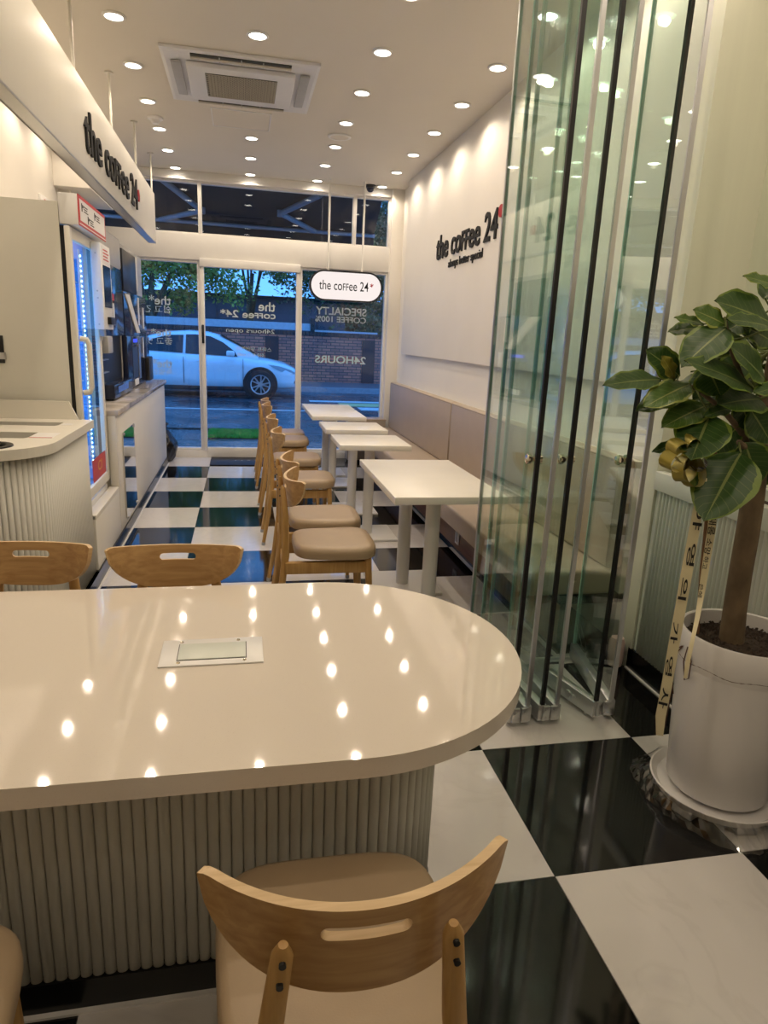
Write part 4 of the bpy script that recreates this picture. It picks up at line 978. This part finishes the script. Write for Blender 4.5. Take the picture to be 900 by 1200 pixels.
LEAVES = [  # base px, tip px, width px, depth of base and tip, material
    ((776, 444), (708, 449), 27, 1.66, 1.60, LM), ((797, 441), (758, 409), 34, 1.69, 1.70, LM), ((791, 443), (776, 417), 17, 1.64, 1.62, LM3),
    ((810, 449), (755, 475), 32, 1.64, 1.57, LM2), ((803, 458), (746, 480), 26, 1.68, 1.66, LM), ((826, 380), (791, 371), 13, 1.68, 1.66, LM2),
    ((822, 384), (783, 388), 17, 1.69, 1.70, LM), ((850, 380), (813, 362), 24, 1.65, 1.66, LM2), ((852, 383), (799, 428), 40, 1.63, 1.57, LM),
    ((885, 456), (806, 419), 34, 1.60, 1.53, LM), ((898, 446), (857, 402), 38, 1.62, 1.57, LM), ((830, 432), (845, 464), 40, 1.65, 1.60, LM),
    ((893, 467), (842, 472), 44, 1.63, 1.57, LM), ((832, 473), (776, 499), 32, 1.65, 1.60, LM2), ((833, 484), (810, 538), 52, 1.61, 1.53, LM),
    ((857, 478), (825, 487), 15, 1.62, 1.58, LM), ((869, 529), (825, 609), 60, 1.59, 1.50, LM), ((873, 518), (889, 568), 40, 1.62, 1.60, LM),
    ((802, 517), (764, 529), 13, 1.68, 1.68, LM), ((905, 378), (840, 350), 44, 1.68, 1.66, LM), ((912, 336), (872, 322), 16, 1.70, 1.68, LM2),
    ((905, 383), (853, 372), 22, 1.64, 1.60, LM), ((925, 452), (884, 459), 20, 1.60, 1.55, LM), ((865, 500), (828, 535), 34, 1.70, 1.72, LM),
    ((850, 440), (806, 452), 30, 1.74, 1.76, LM), ((870, 395), (838, 402), 26, 1.66, 1.64, LM2), ((880, 480), (905, 520), 34, 1.66, 1.62, LM),
    ((868, 470), (880, 505), 30, 1.68, 1.66, LM), ((875, 425), (845, 440), 34, 1.72, 1.72, LM), ((905, 400), (870, 380), 34, 1.70, 1.70, LM),
    ((905, 545), (868, 572), 26, 1.72, 1.74, LM), ((895, 350), (925, 325), 34, 1.72, 1.74, LM), ((915, 420), (955, 395), 38, 1.66, 1.60, LM), ((920, 470), (975, 490), 38, 1.66, 1.60, LM), ((910, 500), (950, 560), 44, 1.64, 1.58, LM), ((862, 408), (820, 397), 32, 1.68, 1.70, LM), ((848, 452), (812, 470), 28, 1.70, 1.70, LM), ((882, 508), (846, 548), 40, 1.69, 1.70, LM), ((870, 446), (830, 458), 34, 1.71, 1.72, LM), ((880, 372), (850, 388), 30, 1.72, 1.74, LM), ((840, 470), (806, 505), 26, 1.70, 1.72, LM), ((940, 400), (990, 420), 36, 1.70, 1.68, LM2), ((925, 370), (985, 350), 38, 1.72, 1.72, LM)]
for b, t_, w_, yb_, yt_, m in LEAVES:
    B_ = P(b[0], b[1], yb_); T_ = P(t_[0], t_[1], yt_); dist = (B_-LP(CAM)).length
    leaf(B_, T_, w_*dist/FPX*1.12, m)
rg = random.Random(21)
for k in range(64):       # the far and right sides of the crown
    a = rg.uniform(-0.9, 2.9); el = rg.uniform(-0.35, 1.0); c = P(905, 445, 1.80)
    d = Vector((math.cos(a)*math.cos(el), math.sin(a)*math.cos(el), math.sin(el))); r0 = rg.uniform(0.07, 0.16)
    B_ = c+Vector((d.x*r0, d.y*r0, d.z*r0*1.1)); T_ = B_+d*rg.uniform(0.11, 0.17)+Vector((0, 0, -0.04))
    leaf(B_, T_, rg.uniform(0.07, 0.105), rg.choice((LM, LM, LM2)), face=Vector((d.x*0.3, d.y*0.3-0.2, 1.0)))
bm = bmesh.new()
for q in pbm: tube(bm, q, [0.0032, 0.0027, 0.0022], 6, cap=False)
tag(link_mesh('petioles', bm, mat('green_petiole', (0.16, 0.20, 0.05), 0.5), bo, smooth=True), 'thin green leaf stalks', kind='stuff')
# ribbons: two streamers with brush lettering and a gold bow
def streamer(path, width, marks, label):
    bm = bmesh.new(); rows = []
    pts = [P(u, v, y) for u, v, y in path]
    for i, p in enumerate(pts):
        d = (pts[min(i+1, len(pts)-1)]-pts[max(i-1, 0)]).normalized(); view = (LP(CAM)-p).normalized(); s = d.cross(view).normalized()
        w = width[i] if isinstance(width, list) else width
        rows.append([bm.verts.new(p+s*w*k/2+view*(0.0016*(1-abs(k)))) for k in (-1, 0, 1)])
    for a, b in zip(rows, rows[1:]):
        for i in range(2): bm.faces.new((a[i], a[i+1], b[i+1], b[i]))
    o = link_mesh('ribbon_streamer', bm, M['ribbon'], pt, smooth=True)
    for ch, (u, v), (u2, v2), wpx, y in marks:
        a = P(u, v, y); b = P(u2, v2, y); ex = (b-a); ln = ex.length; ex.normalize(); view = (LP(CAM)-a).normalized(); ey = view.cross(ex).normalized()
        ww = wpx*(a-LP(CAM)).length/FPX
        lettering('brush_lettering', ch, a-ey*ww/2+view*0.004, ex, ey, ln, ww, M['ink'], o, bold=0.012)
    return o
yr = 1.575
streamer([(824, 560, yr), (819, 590, yr), (813, 625, yr), (805, 670, yr), (797, 715, yr), (789, 760, yr), (781, 805, yr), (774, 840, yr), (773, 862, yr+0.004)], [0.020, 0.024, 0.027, 0.030, 0.029, 0.029, 0.029, 0.028, 0.020],
         [('야', (821, 592), (816, 621), 9, yr-0.002), ('영', (812, 637), (808, 663), 8, yr-0.002), ('의', (803, 677), (799, 703), 8, yr-0.002), ('가', (792, 729), (789, 754), 7, yr-0.002), ('영', (785.5, 769), (783, 792), 7, yr-0.002), ('사', (780, 806), (776, 830), 9, yr-0.002)], '')
streamer([(836, 590, 1.57), (834, 620, 1.57), (829, 650, 1.57), (823, 690, 1.57), (817, 725, 1.53), (812, 748, 1.49), (806, 775, 1.478), (803, 795, 1.478)], [0.020, 0.021, 0.020, 0.017, 0.012, 0.010, 0.012, 0.009],
         [('새롬', (836, 605), (833, 627), 7, 1.566), ('소망', (832, 631), (828, 650), 6, 1.566), ('하고', (828, 652), (825, 667), 5, 1.566), ('은혜', (822, 684), (820, 700), 4, 1.55)], '')
bow = P(806, 535, 1.585)
def loop(dx, dz, size, w, m, tw=0.0):
    bm = bmesh.new(); rows = []; n = 16; ax = Vector((dx, -0.25, dz)).normalized(); side = ax.cross(Vector((0, 1, 0.2))).normalized(); wd = side.cross(ax).normalized()
    for i in range(n+1):
        a = PI*2*i/n-PI; p = bow+ax*(size*(0.5+0.5*math.cos(a)))+side*(size*0.34*math.sin(a)); rows.append([bm.verts.new(p-wd*w/2), bm.verts.new(p+wd*w/2)])
    for a, b in zip(rows, rows[1:]): bm.faces.new((a[0], a[1], b[1], b[0]))
    link_mesh('bow_loop', bm, m, pt, smooth=True)
stripe = nmat('striped_ribbon'); m_, t_, b_ = stripe
wv = t_.nodes.new('ShaderNodeTexWave'); wv.inputs['Scale'].default_value = 75; wv.bands_direction = 'Z'; tcx = t_.nodes.new('ShaderNodeTexCoord'); rr_ = t_.nodes.new('ShaderNodeValToRGB'); rr_.color_ramp.elements[0].color = (0.08, 0.08, 0.07, 1); rr_.color_ramp.elements[1].color = (0.6, 0.58, 0.52, 1); rr_.color_ramp.elements[0].position = 0.4; rr_.color_ramp.elements[1].position = 0.6
t_.links.new(tcx.outputs['Object'], wv.inputs['Vector']); t_.links.new(wv.outputs[0], rr_.inputs[0]); t_.links.new(rr_.outputs[0], b_.inputs['Base Color'])
for dx, dz, sz in ((-0.9, 0.5, 0.075), (-1.0, -0.15, 0.085), (-0.3, -1.0, 0.07), (0.3, -1.0, 0.085), (-0.2, 1.0, 0.06), (0.6, -0.6, 0.05)): loop(dx, dz, sz, 0.042, M['gold'])
loop(0.55, -0.25, 0.05, 0.05, m_)

# ================================================================== OUTSIDE
def asphalt():
    m, t, b = nmat('wet_asphalt'); N, Lk = t.nodes, t.links
    tc = N.new('ShaderNodeTexCoord'); n1 = N.new('ShaderNodeTexNoise'); n1.inputs['Scale'].default_value = 0.8; n1.inputs['Detail'].default_value = 5; n2 = N.new('ShaderNodeTexNoise'); n2.inputs['Scale'].default_value = 60
    Lk.new(tc.outputs['Object'], n1.inputs['Vector']); Lk.new(tc.outputs['Object'], n2.inputs['Vector'])
    r = N.new('ShaderNodeValToRGB'); r.color_ramp.elements[0].color = (0.035, 0.038, 0.045, 1); r.color_ramp.elements[1].color = (0.09, 0.095, 0.105, 1); Lk.new(n2.outputs['Fac'], r.inputs[0]); Lk.new(r.outputs[0], b.inputs['Base Color'])
    r2 = N.new('ShaderNodeMapRange'); r2.inputs['From Min'].default_value = 0.4; r2.inputs['From Max'].default_value = 0.62; r2.inputs['To Min'].default_value = 0.10; r2.inputs['To Max'].default_value = 0.5; Lk.new(n1.outputs['Fac'], r2.inputs['Value']); Lk.new(r2.outputs[0], b.inputs['Roughness'])
    bp = N.new('ShaderNodeBump'); bp.inputs['Strength'].default_value = 0.35; bp.inputs['Distance'].default_value = 0.006; Lk.new(n2.outputs['Fac'], bp.inputs['Height']); Lk.new(bp.outputs[0], b.inputs['Normal'])
    return m
GZ = -0.03
rd = bx('street', (-30, 8.2, GZ-0.3), (34, 60, GZ), asphalt()); struct(rd); rd['label'] = 'wet dark street outside the glass front'
sw = struct(bx('pavement', (-8, 8.16, GZ), (10, 9.35, GZ+0.012), mat('wet_pavement', (0.16, 0.17, 0.18), 0.25, var=0.2, scale=8)))
sw['label'] = 'narrow wet pavement before the glass front'
LW = mat('road_paint', (0.62, 0.62, 0.60), 0.5, var=0.1)
rl = bx('road_line', (-6, 13.35, GZ), (2.2, 13.47, GZ+0.004), LW); tag(rl, 'white painted line along the near side of the wet street', 'road line')
rl = bx('road_line', (-0.3, 16.05, GZ), (0.9, 16.17, GZ+0.004), LW); tag(rl, 'short white parking line by the front wheel of the white car', 'road line')
yp = mat('pale_yellow_paving', (0.60, 0.52, 0.22), 0.5, var=0.1)
tp = thing('kerb_ramp_paving', 'pale yellow and white painted paving at the right of the street', 'paving', (2.6, 14.6, GZ))
for k, (x0, x1, y0_, y1_, m) in enumerate(((-1.1, 2.6, 0.75, 1.05, LW), (-0.5, 2.8, -0.1, 0.55, yp), (-0.2, 2.9, -0.85, -0.3, LW), (0.1, 3.0, -1.5, -1.05, yp))): bx('painted_strip', (x0, y0_, 0), (x1, y1_, 0.006), m, tp)
gm = thing('grass_mat', 'green artificial grass mat lying outside the sliding door', 'mat', (-0.08, 10.05, GZ))
bx('backing', (-0.42, -0.42, 0), (0.40, 0.42, 0.01), M['black'], gm)
bm = bmesh.new(); rg = random.Random(2)
for k in range(5000):
    x, y = rg.uniform(-0.41, 0.39), rg.uniform(-0.41, 0.41); a = rg.uniform(0, PI); h_ = rg.uniform(0.02, 0.045); c = Vector((x, y, 0.01)); d = Vector((math.cos(a), math.sin(a), 0))*0.006
    bm.faces.new([bm.verts.new(c-d), bm.verts.new(c+d), bm.verts.new(c+Vector((rg.uniform(-.015, .015), rg.uniform(-.015, .015), h_)))])
tag(link_mesh('grass_blades', bm, mat('artificial_grass', (0.05, 0.42, 0.07), 0.6, var=0.3), gm), 'short green plastic blades', kind='stuff')
dg_ = thing('dark_strip', 'flat dark strip across the street edge', 'drain', (-1.0, 10.62, GZ)); bx('flat_strip', (-3, -0.05, 0), (1.7, 0.05, 0.012), M['black'], dg_)  # flat black strip laid across the street edge
kb = bx('kerb', (-30, 17.9, GZ), (34, 18.15, 0.10), mat('wet_kerb_stone', (0.30, 0.31, 0.33), 0.4, var=0.15)); struct(kb); kb['label'] = 'grey kerb stones along the far side of the street'
fs = bx('far_pavement', (-30, 18.15, GZ), (34, 26, 0.09), mat('far_paving', (0.13, 0.13, 0.14), 0.4, var=0.2)); struct(fs); fs['label'] = 'far pavement in front of the brick wall'
# brick wall
def brick_mat():
    m, t, b = nmat('brick_courses'); N, Lk = t.nodes, t.links
    tc = N.new('ShaderNodeTexCoord'); sp_ = N.new('ShaderNodeSeparateXYZ'); cb = N.new('ShaderNodeCombineXYZ'); Lk.new(tc.outputs['Object'], sp_.inputs[0]); Lk.new(sp_.outputs[0], cb.inputs[0]); Lk.new(sp_.outputs[2], cb.inputs[1])
    br_ = N.new('ShaderNodeTexBrick'); br_.inputs['Scale'].default_value = 1.0; br_.inputs['Brick Width'].default_value = 0.26; br_.inputs['Row Height'].default_value = 0.085; br_.inputs['Mortar Size'].default_value = 0.010
    br_.inputs['Color1'].default_value = (0.80, 0.22, 0.13, 1); br_.inputs['Color2'].default_value = (0.36, 0.12, 0.10, 1); br_.inputs['Mortar'].default_value = (0.06, 0.05, 0.05, 1); br_.inputs['Bias'].default_value = -0.1
    Lk.new(cb.outputs[0], br_.inputs['Vector']); Lk.new(br_.outputs['Color'], b.inputs['Base Color']); b.inputs['Roughness'].default_value = 0.7
    bp = N.new('ShaderNodeBump'); bp.inputs['Strength'].default_value = 0.6; bp.inputs['Distance'].default_value = 0.01; bp.invert = True; Lk.new(br_.outputs['Fac'], bp.inputs['Height']); Lk.new(bp.outputs[0], b.inputs['Normal'])
    return m
BW = thing('brick_wall', 'long red brick garden wall with dark recessed bays across the street', 'wall', (1.0, 20.4, 0.05))
bmx = brick_mat()
bx('brickwork', (-14, -0.12, 0), (22, 0.12, 1.36), bmx, BW)
bm = bmesh.new()
for k in range(330): box(bm, (-14+k*0.109, -0.15, 1.362), (-14+k*0.109+0.096, 0.15, 1.47))
tag(link_mesh('soldier_course', bm, mat('dark_cap_brick', (0.075, 0.04, 0.035), 0.7, var=0.3), BW), 'upright cap bricks along the top', kind='stuff')
for x in (-0.34, 2.50, 5.3, -3.2): bx('dark_bay', (x, -0.15, 0.35 if x < 0 else 0.05), (x+0.38, -0.11, 1.30), mat('dark_bay_paint', (0.022, 0.022, 0.028), 0.7), BW)
cp_ = bx('coping_beam', (-14, 0.16, 1.50), (0.98, 0.5, 1.70), mat('pale_concrete', (0.50, 0.52, 0.55), 0.6, var=0.08), BW); bx('coping_post', (0.98, 0.1, 1.30), (1.10, 0.4, 1.85), M['black'], BW)
bx('coping_beam', (1.1, 0.16, 1.48), (3.0, 0.5, 1.53), cp_.data.materials[0], BW)
# parked white saloon --------------------------------------------------
car = thing('white_saloon_car', 'white four-door saloon car parked across the wet street', 'car', (-0.96, 16.55, GZ))
CW = mat('white_car_paint', (0.80, 0.82, 0.84), 0.18, var=0.01, coat=0.6); CG = mat('dark_car_glass', (0.012, 0.014, 0.018), 0.05); CBk = mat('black_tyre', (0.012, 0.012, 0.013), 0.7); CA = mat('alloy_wheel', (0.62, 0.64, 0.67), 0.3, metal=0.8); LampM = mat('headlamp_lens', (0.35, 0.38, 0.42), 0.08)
# stations along the length (front = +x): x, sill z, belt z, half width, top-centre z (bonnet or boot)
ST = [(-2.27, 0.42, 0.78, 0.60, 0.80), (-2.20, 0.32, 0.93, 0.76, 0.98), (-1.95, 0.26, 0.98, 0.84, 1.04), (-1.45, 0.24, 0.97, 0.875, 1.06), (-0.7, 0.21, 0.935, 0.885, 1.02), (0.2, 0.20, 0.905, 0.885, 1.0), (0.75, 0.21, 0.885, 0.88, 0.97), (1.15, 0.22, 0.86, 0.87, 0.935), (1.6, 0.22, 0.80, 0.85, 0.875), (1.92, 0.23, 0.745, 0.81, 0.81), (2.12, 0.25, 0.68, 0.73, 0.725), (2.24, 0.29, 0.60, 0.62, 0.635), (2.28, 0.33, 0.52, 0.52, 0.54)]
bm = bmesh.new(); rings = []
for x, zb, zt, w, zc2 in ST:
    h_ = zt-zb; half = [(w*0.86, zb), (w*0.97, zb+0.10*h_), (w*1.0, zb+0.35*h_), (w*0.985, zb+0.60*h_), (w*1.0, zb+0.74*h_), (w*0.965, zb+0.93*h_), (w*0.90, zt+0.015), (w*0.60, zt*0.35+zc2*0.65), (w*0.25, zc2)]
    rings.append([bm.verts.new((x, -y, z)) for y, z in half]+[bm.verts.new((x, y, z)) for y, z in half[::-1]])
for a, b in zip(rings, rings[1:]):
    n = len(a)
    for k in range(n): bm.faces.new((a[k], a[(k+1) % n], b[(k+1) % n], b[k]))
bm.faces.new(rings[0]); bm.faces.new(rings[-1][::-1])
body_ = smooth_by_angle(link_mesh('body', bm, CW, car), 50)
# greenhouse: roof arc
GH = [(-1.75, 1.03), (-1.45, 1.13), (-1.1, 1.28), (-0.7, 1.39), (-0.2, 1.435), (0.2, 1.42), (0.5, 1.35), (0.85, 1.19), (1.15, 1.04), (1.32, 0.94)]
def belt(x):
    for (a, b) in zip(ST, ST[1:]):
        if a[0] <= x <= b[0]: t = (x-a[0])/(b[0]-a[0]); return a[2]*(1-t)+b[2]*t, a[3]*(1-t)+b[3]*t
def side_w(x, z): zb, w = belt(x); return w*0.90-0.42*max(0, z-zb)
bm = bmesh.new(); rings = []
for x, zr in GH:
    zb, w = belt(x); pts = []
    for f in (0.0, 0.5, 0.85): z = zb-0.02+(zr-zb)*f; pts.append((side_w(x, z), z))
    wt = side_w(x, zr); pts += [(wt*0.93, zr-0.012), (wt*0.6, zr+0.012), (wt*0.2, zr+0.02)]
    rings.append([bm.verts.new((x, -y, z)) for y, z in pts]+[bm.verts.new((x, y, z)) for y, z in pts[::-1]])
for a, b in zip(rings, rings[1:]):
    n = len(a)
    for k in range(n-1): bm.faces.new((a[k], a[k+1], b[k+1], b[k]))
smooth_by_angle(link_mesh('roof', bm, CW, car), 45)
def side_patch(name, pts, m, off, parent=car, thick=0.004):
    for sg in (-1, 1):
        bm = bmesh.new(); bm.faces.new([bm.verts.new((x, sg*(side_w(x, z)+off), z)) for x, z in pts]); link_mesh(name, bm, m, parent)
side_patch('rear_door_window', [(-1.30, 1.0), (-0.32, 0.96), (-0.30, 1.345), (-0.62, 1.33), (-0.95, 1.235)], CG, 0.012)
side_patch('front_door_window', [(-0.26, 0.955), (0.86, 0.92), (0.80, 1.03), (0.55, 1.215), (0.28, 1.335), (-0.05, 1.365), (-0.25, 1.355)], CG, 0.012)
bm = bmesh.new()
ws_pts = [(0.46, 1.375, 0.60), (1.28, 0.965, 0.76)]
for (xa, za, wa), (xb, zb_, wb) in ((ws_pts[0], ws_pts[1]),): bm.faces.new([bm.verts.new(p) for p in ((xa+0.03, -wa+0.03, za+0.012), (xa+0.03, wa-0.03, za+0.012), (xb+0.03, wb-0.05, zb_+0.03), (xb+0.03, -wb+0.05, zb_+0.03))])
link_mesh('windscreen', bm, CG, car)
for sg in (-1, 1):
    bm = bmesh.new(); box(bm, (0.62, sg*0.98-0.10, 0.93), (0.80, sg*0.98+0.10, 1.05), 0.035, 3); smooth_by_angle(link_mesh('wing_mirror', bm, CW, car), 50)
    for x0, x1 in ((-1.0, -0.80), (-0.02, 0.18)): bx('door_handle', (x0, sg*0.872-0.014, 0.79), (x1, sg*0.872+0.014, 0.815), CW, car, bev=0.006)
    bm = bmesh.new()
    for xs in ((-0.30), (0.98)): box(bm, (xs-0.005, sg*0.886-0.004, 0.32), (xs+0.005, sg*0.886+0.004, 0.88))
    link_mesh('door_gap', bm, CBk, car)
    bm = bmesh.new(); pts = [(1.52, 0.775), (1.80, 0.74), (2.05, 0.66), (2.19, 0.585), (2.08, 0.56), (1.80, 0.63)]
    bm.faces.new([bm.verts.new((x, sg*(0.885-0.33*max(0, x-1.5)**1.6), z)) for x, z in pts]); link_mesh('headlamp', bm, LampM, car)
    bx('fog_lamp', (2.02, sg*0.66-0.06, 0.36), (2.17, sg*0.66+0.06, 0.42), CBk, car, bev=0.01)
bx('sill', (-1.2, -0.86, 0.17), (1.2, 0.86, 0.26), CBk, car, bev=0.02)
bx('number_plate', (2.235, -0.26, 0.40), (2.262, 0.26, 0.50), LW, car)
def wheel(x, sg):
    R_ = 0.325; y = sg*0.80
    bm = bmesh.new(); 
    tube(bm, [(x, sg*0.72, 0.33), (x, sg*0.893, 0.33)], 0.385, 32); a_ = link_mesh('wheel_arch', bm, CBk, car, smooth=False)
    bm = bmesh.new(); prof = [(0.20, -0.10), (0.29, -0.105), (R_-0.01, -0.09), (R_, -0.05), (R_, 0.05), (R_-0.01, 0.09), (0.29, 0.105), (0.215, 0.10)]
    lathe(bm, prof, 36)
    for v in bm.verts: v.co = Vector((x+v.co.x, sg*0.82+sg*v.co.z, R_+v.co.y))
    w_ = smooth_by_angle(link_mesh('tyre', bm, CBk, car), 40)
    bm = bmesh.new(); lathe(bm, [(0.0, 0.085), (0.05, 0.085), (0.055, 0.07)], 20); lathe(bm, [(0.195, 0.06), (0.20, 0.10), (0.222, 0.104), (0.222, 0.06)], 36)
    for k in range(5):
        for q in (-0.16, 0.16):
            a = 2*PI*k/5+q*1.0; a2 = 2*PI*k/5+q*1.5; d = Vector((math.cos(a), math.sin(a), 0)); d2 = Vector((math.cos(a2), math.sin(a2), 0)); tube(bm, [d*0.035+Vector((0, 0, 0.082)), d2*0.205+Vector((0, 0, 0.088))], [0.018, 0.016], 6)
    for v in bm.verts: v.co = Vector((x+v.co.x, sg*0.82+sg*v.co.z, R_+v.co.y))
    link_mesh('alloy_wheel', bm, CA, w_, smooth=False)
    bm = bmesh.new(); lathe(bm, [(0, 0.04), (0.20, 0.04)], 24)
    for v in bm.verts: v.co = Vector((x+v.co.x, sg*0.82+sg*v.co.z, R_+v.co.y))
    link_mesh('brake_disc', bm, CBk, w_)
for x in (-1.38, 1.36):
    for sg in (-1, 1): wheel(x, sg)
# trees and building behind the wall
def tree(name, label, x, y, h0, crown, n, seed, m, m_tr):
    t = thing(name, label, 'tree', (x, y, 0.05)); rg = random.Random(seed)
    tb('trunk', [(0, 0, 0), (0.08, 0.02, h0*0.5), (-0.05, 0.05, h0), (0.1, 0, h0+1.2)], [0.17, 0.14, 0.11, 0.05], m_tr, t, 10)
    bm = bmesh.new()
    for k in range(7):
        c = rg.choice(crown); tube(bm, [(0, 0, h0*rg.uniform(0.6, 1.0)), (c[0]*0.5, c[1]*0.5, (h0+c[2])*0.5+0.2), (c[0], c[1], c[2])], [0.06, 0.04, 0.015], 6)
    link_mesh('limbs', bm, m_tr, t, smooth=True)
    V = []; Fc = []
    for k in range(n):
        c = rg.choice(crown)
        d = Vector((rg.gauss(0, 0.62), rg.gauss(0, 0.62), rg.gauss(0, 0.62)))
        if d.length > 1.7: d = d.normalized()*1.7*rg.random()
        p = Vector(c[:3])+Vector((d.x*c[3], d.y*c[3], d.z*c[3]*0.75)); a = Vector((rg.gauss(0, 1), rg.gauss(0, 1), rg.gauss(0, 0.6))).normalized(); b = a.cross(Vector((rg.gauss(0, 1), rg.gauss(0, 1), rg.gauss(0, 1)))).normalized(); s = rg.uniform(0.05, 0.085)
        i = len(V); V += [p-a*s, p+b*s*0.55, p+a*s, p-b*s*0.55]; Fc.append((i, i+1, i+2, i+3))
    me = bpy.data.meshes.new('foliage'); me.from_pydata([v[:] for v in V], [], Fc); me.materials.append(m)
    tag(add('foliage', me, t), 'dense small green leaves', kind='stuff')
TL = mat('street_tree_leaf', (0.27, 0.35, 0.065), 0.5, var=0.5, scale=1.6); TL2 = mat('dark_tree_leaf', (0.075, 0.12, 0.045), 0.5, var=0.5, scale=1.6)
def crown(seed, cx, cz, rx, rz, n, r):
    rg = random.Random(seed); return [(cx+rg.uniform(-rx, rx), rg.uniform(-1.0, 1.0), cz+rg.uniform(-rz, rz), rg.uniform(r*0.6, r)) for _ in range(n)]
tree('street_tree', 'green leafy street tree behind the parked car at the left window', -2.6, 21.6, 2.0, crown(1, 0.4, 4.1, 1.9, 1.9, 50, 0.75), 27000, 1, TL, M['bark'])
tree('street_tree', 'bright leafy tree overhanging the brick wall behind the sliding door', 0.3, 25.6, 2.2, crown(2, 0.1, 4.8, 1.1, 1.5, 24, 0.62), 11000, 2, TL, M['bark'])
tree('dark_tree', 'dark dense tree behind the right window lettering', 3.5, 22.4, 1.4, crown(3, 0.0, 3.7, 1.5, 2.0, 40, 0.9), 26000, 3, TL2, M['bark'])
tree('street_tree', 'leafy tree at the far left behind the coffee machines', -7.0, 22.5, 2.6, crown(5, 0.0, 4.9, 1.5, 1.9, 18, 1.0), 9000, 5, TL, M['bark'])
bl = thing('blue_grey_building', 'low blue-grey panelled building behind the brick wall', 'building', (1.0, 29, 0))
bx('wall', (-16, 0, 0), (18, 6, 2.75), mat('blue_grey_cladding', (0.10, 0.115, 0.14), 0.6, var=0.12, scale=1.5), bl)
for k in range(17): bx('cladding_panel', (-15.9+k*2.0, -0.05, 0.2), (-14.0+k*2.0, 0.0, 2.2 if k % 3 else 2.6), mat('cladding_tone_%d' % k, (0.09+0.012*(k % 3), 0.10+0.012*(k % 3), 0.125+0.014*(k % 3)), 0.6), bl)
bx('roof_edge', (-16.2, -0.2, 2.75), (18.2, 6.2, 2.88), M['black'], bl)
# awning over the glass front ------------------------------------------
aw = thing('folding_arm_awning', 'black folding-arm awning above the glass front, seen through the transoms', 'awning', (0.1, 8.2, 0))
BKC = mat('black_awning_cloth', (0.010, 0.010, 0.012), 0.85, var=0.1)
def A(p): return (p[0]-0.1, p[1]-8.2, p[2])
bm = bmesh.new()
pl = [A((-1.72, 8.2, 3.10)), A((1.62, 8.2, 3.10)), A((1.95, 10.62, 2.93)), A((-1.95, 10.62, 2.93))]
a = [bm.verts.new(p) for p in pl]; b = [bm.verts.new(Vector(p)+Vector((0, 0, 0.01))) for p in pl]; bm.faces.new(a); bm.faces.new(b[::-1])
for i in range(4): bm.faces.new((a[i], a[(i+1) % 4], b[(i+1) % 4], b[i]))
link_mesh('canopy', bm, BKC, aw)
bx('valance', A((-1.95, 10.62, 2.55)), A((1.95, 10.635, 2.94)), BKC, aw)
GA = mat('grey_awning_arm', (0.32, 0.33, 0.36), 0.4, metal=0.3)
tb('front_bar', [A((-1.95, 10.56, 2.90)), A((1.95, 10.56, 2.90))], 0.028, GA, aw)
for pts in ([(-0.86, 8.45, 3.03), (-0.50, 9.80, 2.945), (-1.10, 10.50, 2.895)], [(0.92, 8.55, 3.03), (0.51, 9.60, 2.955), (1.05, 10.50, 2.895)]):
    for p, q in zip(pts, pts[1:]): tb('arm', [A(p), A(q)], 0.035, GA, aw, 12)
    lt('elbow', [(0, -0.04), (0.045, -0.04), (0.045, 0.04), (0, 0.04)], GA, aw, 16, A(pts[1])[:2]).location.z = pts[1][2]
bx('roller_case', A((-1.9, 8.17, 3.12)), A((1.9, 8.45, 3.30)), GA, aw, bev=0.02)
fc = struct(bx('trim_10', (-3.0, 8.15, 3.04), (3.2, 8.35, 4.2), mat('outer_fascia', (0.05, 0.05, 0.055), 0.6)))
